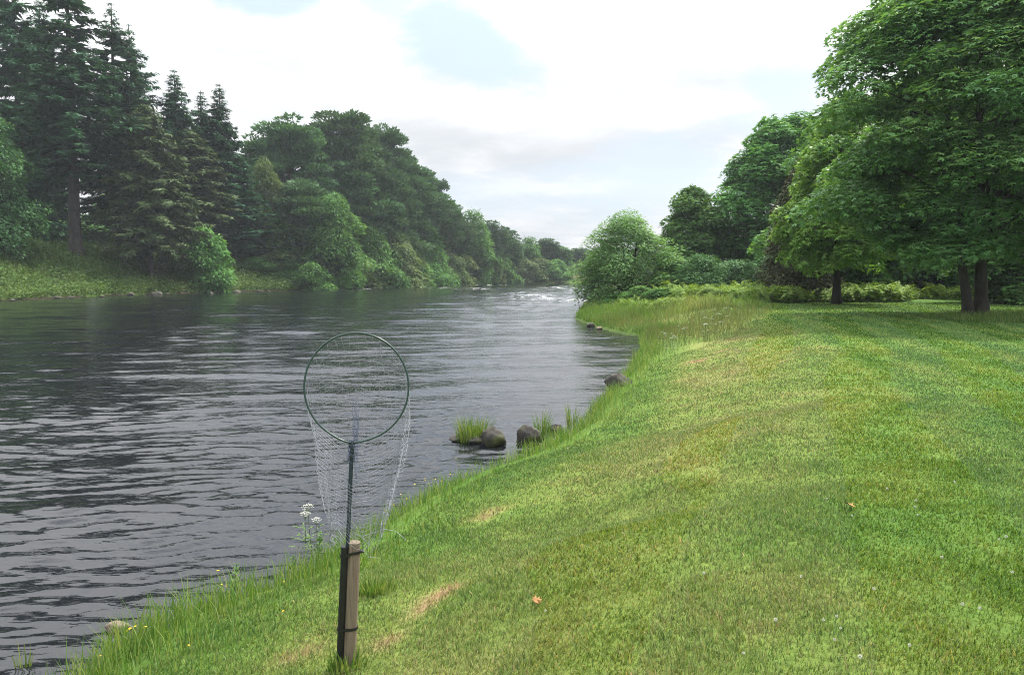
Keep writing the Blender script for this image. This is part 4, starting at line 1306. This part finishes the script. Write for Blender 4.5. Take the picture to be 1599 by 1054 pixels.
def patch(px, py, rx, ry, soft, rot=0.0):
    """soft cloud gap or grey bank centred on a direction of the sky (angular radii in units of the picture's pixels)"""
    d = unit(ray(px, py))
    r = unit(np.cross(d, [0, 0, 1])); u = np.cross(r, d)
    r, u = r * math.cos(rot) + u * math.sin(rot), u * math.cos(rot) - r * math.sin(rot)
    acc = None
    for ax, rad in ((r, rx), (u, ry)):
        dp = nd(nt, 'ShaderNodeVectorMath', operation='DOT_PRODUCT'); dp.inputs[1].default_value = ax / (rad / F)
        nt.links.new(tc.outputs['Generated'], dp.inputs[0])
        q = math_n(nt, 'MULTIPLY', dp.outputs['Value'], dp.outputs['Value'])
        acc = q if acc is None else math_n(nt, 'ADD', acc, q)
    front = nd(nt, 'ShaderNodeVectorMath', operation='DOT_PRODUCT'); front.inputs[1].default_value = d
    nt.links.new(tc.outputs['Generated'], front.inputs[0])
    acc = math_n(nt, 'SQRT', acc)
    acc = math_n(nt, 'ADD', acc, math_n(nt, 'MULTIPLY', warp, 4.6))
    mr = nd(nt, 'ShaderNodeMapRange', interpolation_type='SMOOTHSTEP'); mr.inputs[1].default_value = 1 + soft; mr.inputs[2].default_value = 1 - soft
    mr.inputs[3].default_value = 0; mr.inputs[4].default_value = 1
    nt.links.new(acc, mr.inputs[0])
    return math_n(nt, 'MULTIPLY', mr.outputs[0], math_n(nt, 'GREATER_THAN', front.outputs['Value'], 0.2))


def most(lst):
    r = lst[0]
    for q in lst[1:]: r = math_n(nt, 'MAXIMUM', r, q)
    return r


gaps = most([patch(425, 0, 75, 26, .5), patch(712, 60, 118, 44, .45, -.35), math_n(nt, 'MULTIPLY', patch(612, 12, 50, 30, .6), .8), math_n(nt, 'MULTIPLY', patch(1235, 150, 75, 60, .7, .6), .8),
             math_n(nt, 'MULTIPLY', patch(1020, 285, 150, 60, .7, .1), .85), math_n(nt, 'MULTIPLY', patch(770, 310, 110, 40, .7), .5),
             math_n(nt, 'MULTIPLY', patch(620, -300, 260, 90, .6, -.2), .85), math_n(nt, 'MULTIPLY', patch(1080, -190, 160, 60, .6, .3), .8), math_n(nt, 'MULTIPLY', patch(1300, -500, 240, 120, .5), .6)])
greys = most([math_n(nt, 'MULTIPLY', patch(905, 238, 260, 34, .8, .05), .8), math_n(nt, 'MULTIPLY', patch(470, 105, 60, 24, .9), .5), math_n(nt, 'MULTIPLY', patch(690, 215, 110, 26, .8, -.1), .7), math_n(nt, 'MULTIPLY', patch(800, 95, 60, 26, .8), .6),
              math_n(nt, 'MULTIPLY', patch(880, 350, 200, 34, .9), .3), math_n(nt, 'MULTIPLY', patch(1120, 90, 150, 50, .9), .35)])
back = ramp(nt, nA, [(0.44, (1,) * 3), (0.58, (0,) * 3)])       # ordinary broken cloud over the rest of the dome
ahead = nd(nt, 'ShaderNodeMapRange', interpolation_type='SMOOTHSTEP'); nt.links.new(sep.outputs[1], ahead.inputs[0])
ahead.inputs[1].default_value = 0.2; ahead.inputs[2].default_value = 0.6; ahead.inputs[3].default_value = 0.75; ahead.inputs[4].default_value = 0.0
gap = math_n(nt, 'MAXIMUM', gaps, math_n(nt, 'MULTIPLY', back, ahead.outputs[0]))
K = 1 / 0.11
cloud = ramp(nt, math_n(nt, 'ADD', math_n(nt, 'MULTIPLY', nC, .6), math_n(nt, 'MULTIPLY', nB, .4)), [(.41, (.76, .79, .83)), (.47, (.88, .91, .94)), (.54, (1.0, 1.0, 1.02))])
cloud = mixc(nt, greys, cloud, (.68, .71, .745))
scl = nd(nt, 'ShaderNodeVectorMath', operation='SCALE'); nt.links.new(math_n(nt, 'MULTIPLY', math_n(nt, 'MULTIPLY_ADD', math_n(nt, 'MULTIPLY', sep.outputs[2], sep.outputs[2]), 5.6, 1.0), 0.43 * K), scl.inputs['Scale'])     # cloud layers are brighter overhead
nt.links.new(cloud, scl.inputs[0])
thin = mixc(nt, 0.75, sky.outputs[0], (.37 * K, .425 * K, .495 * K))      # thin high veil in the gaps
sct = nd(nt, 'ShaderNodeVectorMath', operation='SCALE'); nt.links.new(thin, sct.inputs[0])
nt.links.new(math_n(nt, 'MULTIPLY_ADD', math_n(nt, 'MAXIMUM', sep.outputs[2], 0.0), 1.1, 0.70), sct.inputs['Scale'])
final = mixc(nt, gap, scl.outputs[0], sct.outputs[0])
nt.links.new(final, bg.inputs['Color']); nt.links.new(bg.outputs[0], out.inputs[0])

# ------------------------------------------------------------------ air
HAZE = 0.0003
if HAZE:
    m, nt = new_mat('air'); o_ = nd(nt, 'ShaderNodeOutputMaterial')
    v = nd(nt, 'ShaderNodeVolumePrincipled'); v.inputs['Color'].default_value = (.86, .92, 1, 1); v.inputs['Density'].default_value = HAZE; v.inputs['Anisotropy'].default_value = .2
    nt.links.new(v.outputs[0], o_.inputs['Volume'])
    g = Geo(); x0, x1, y0, y1, z0, z1 = -330, 440, -45, 540, -3, 60
    V = [(x, y, z) for z in (z0, z1) for y in (y0, y1) for x in (x0, x1)]
    g.add(V, [[0, 2, 3, 1], [4, 5, 7, 6], [0, 1, 5, 4], [2, 6, 7, 3], [0, 4, 6, 2], [1, 3, 7, 5]])
    tag(g.build('haze', m), kind='stuff')

# ------------------------------------------------------------------ render settings
vs_ = sc.view_settings; vs_.view_transform = 'Standard'; vs_.look = 'None'; vs_.exposure = 1.08; vs_.gamma = 1
cy = sc.cycles
cy.max_bounces = 6; cy.diffuse_bounces = 4; cy.glossy_bounces = 3; cy.transmission_bounces = 4; cy.volume_bounces = 0
cy.pixel_filter_type = 'BLACKMAN_HARRIS'; cy.filter_width = 1.0; cy.use_denoising = True; cy.denoising_prefilter = 'NONE'; cy.caustics_reflective = False; cy.caustics_refractive = False
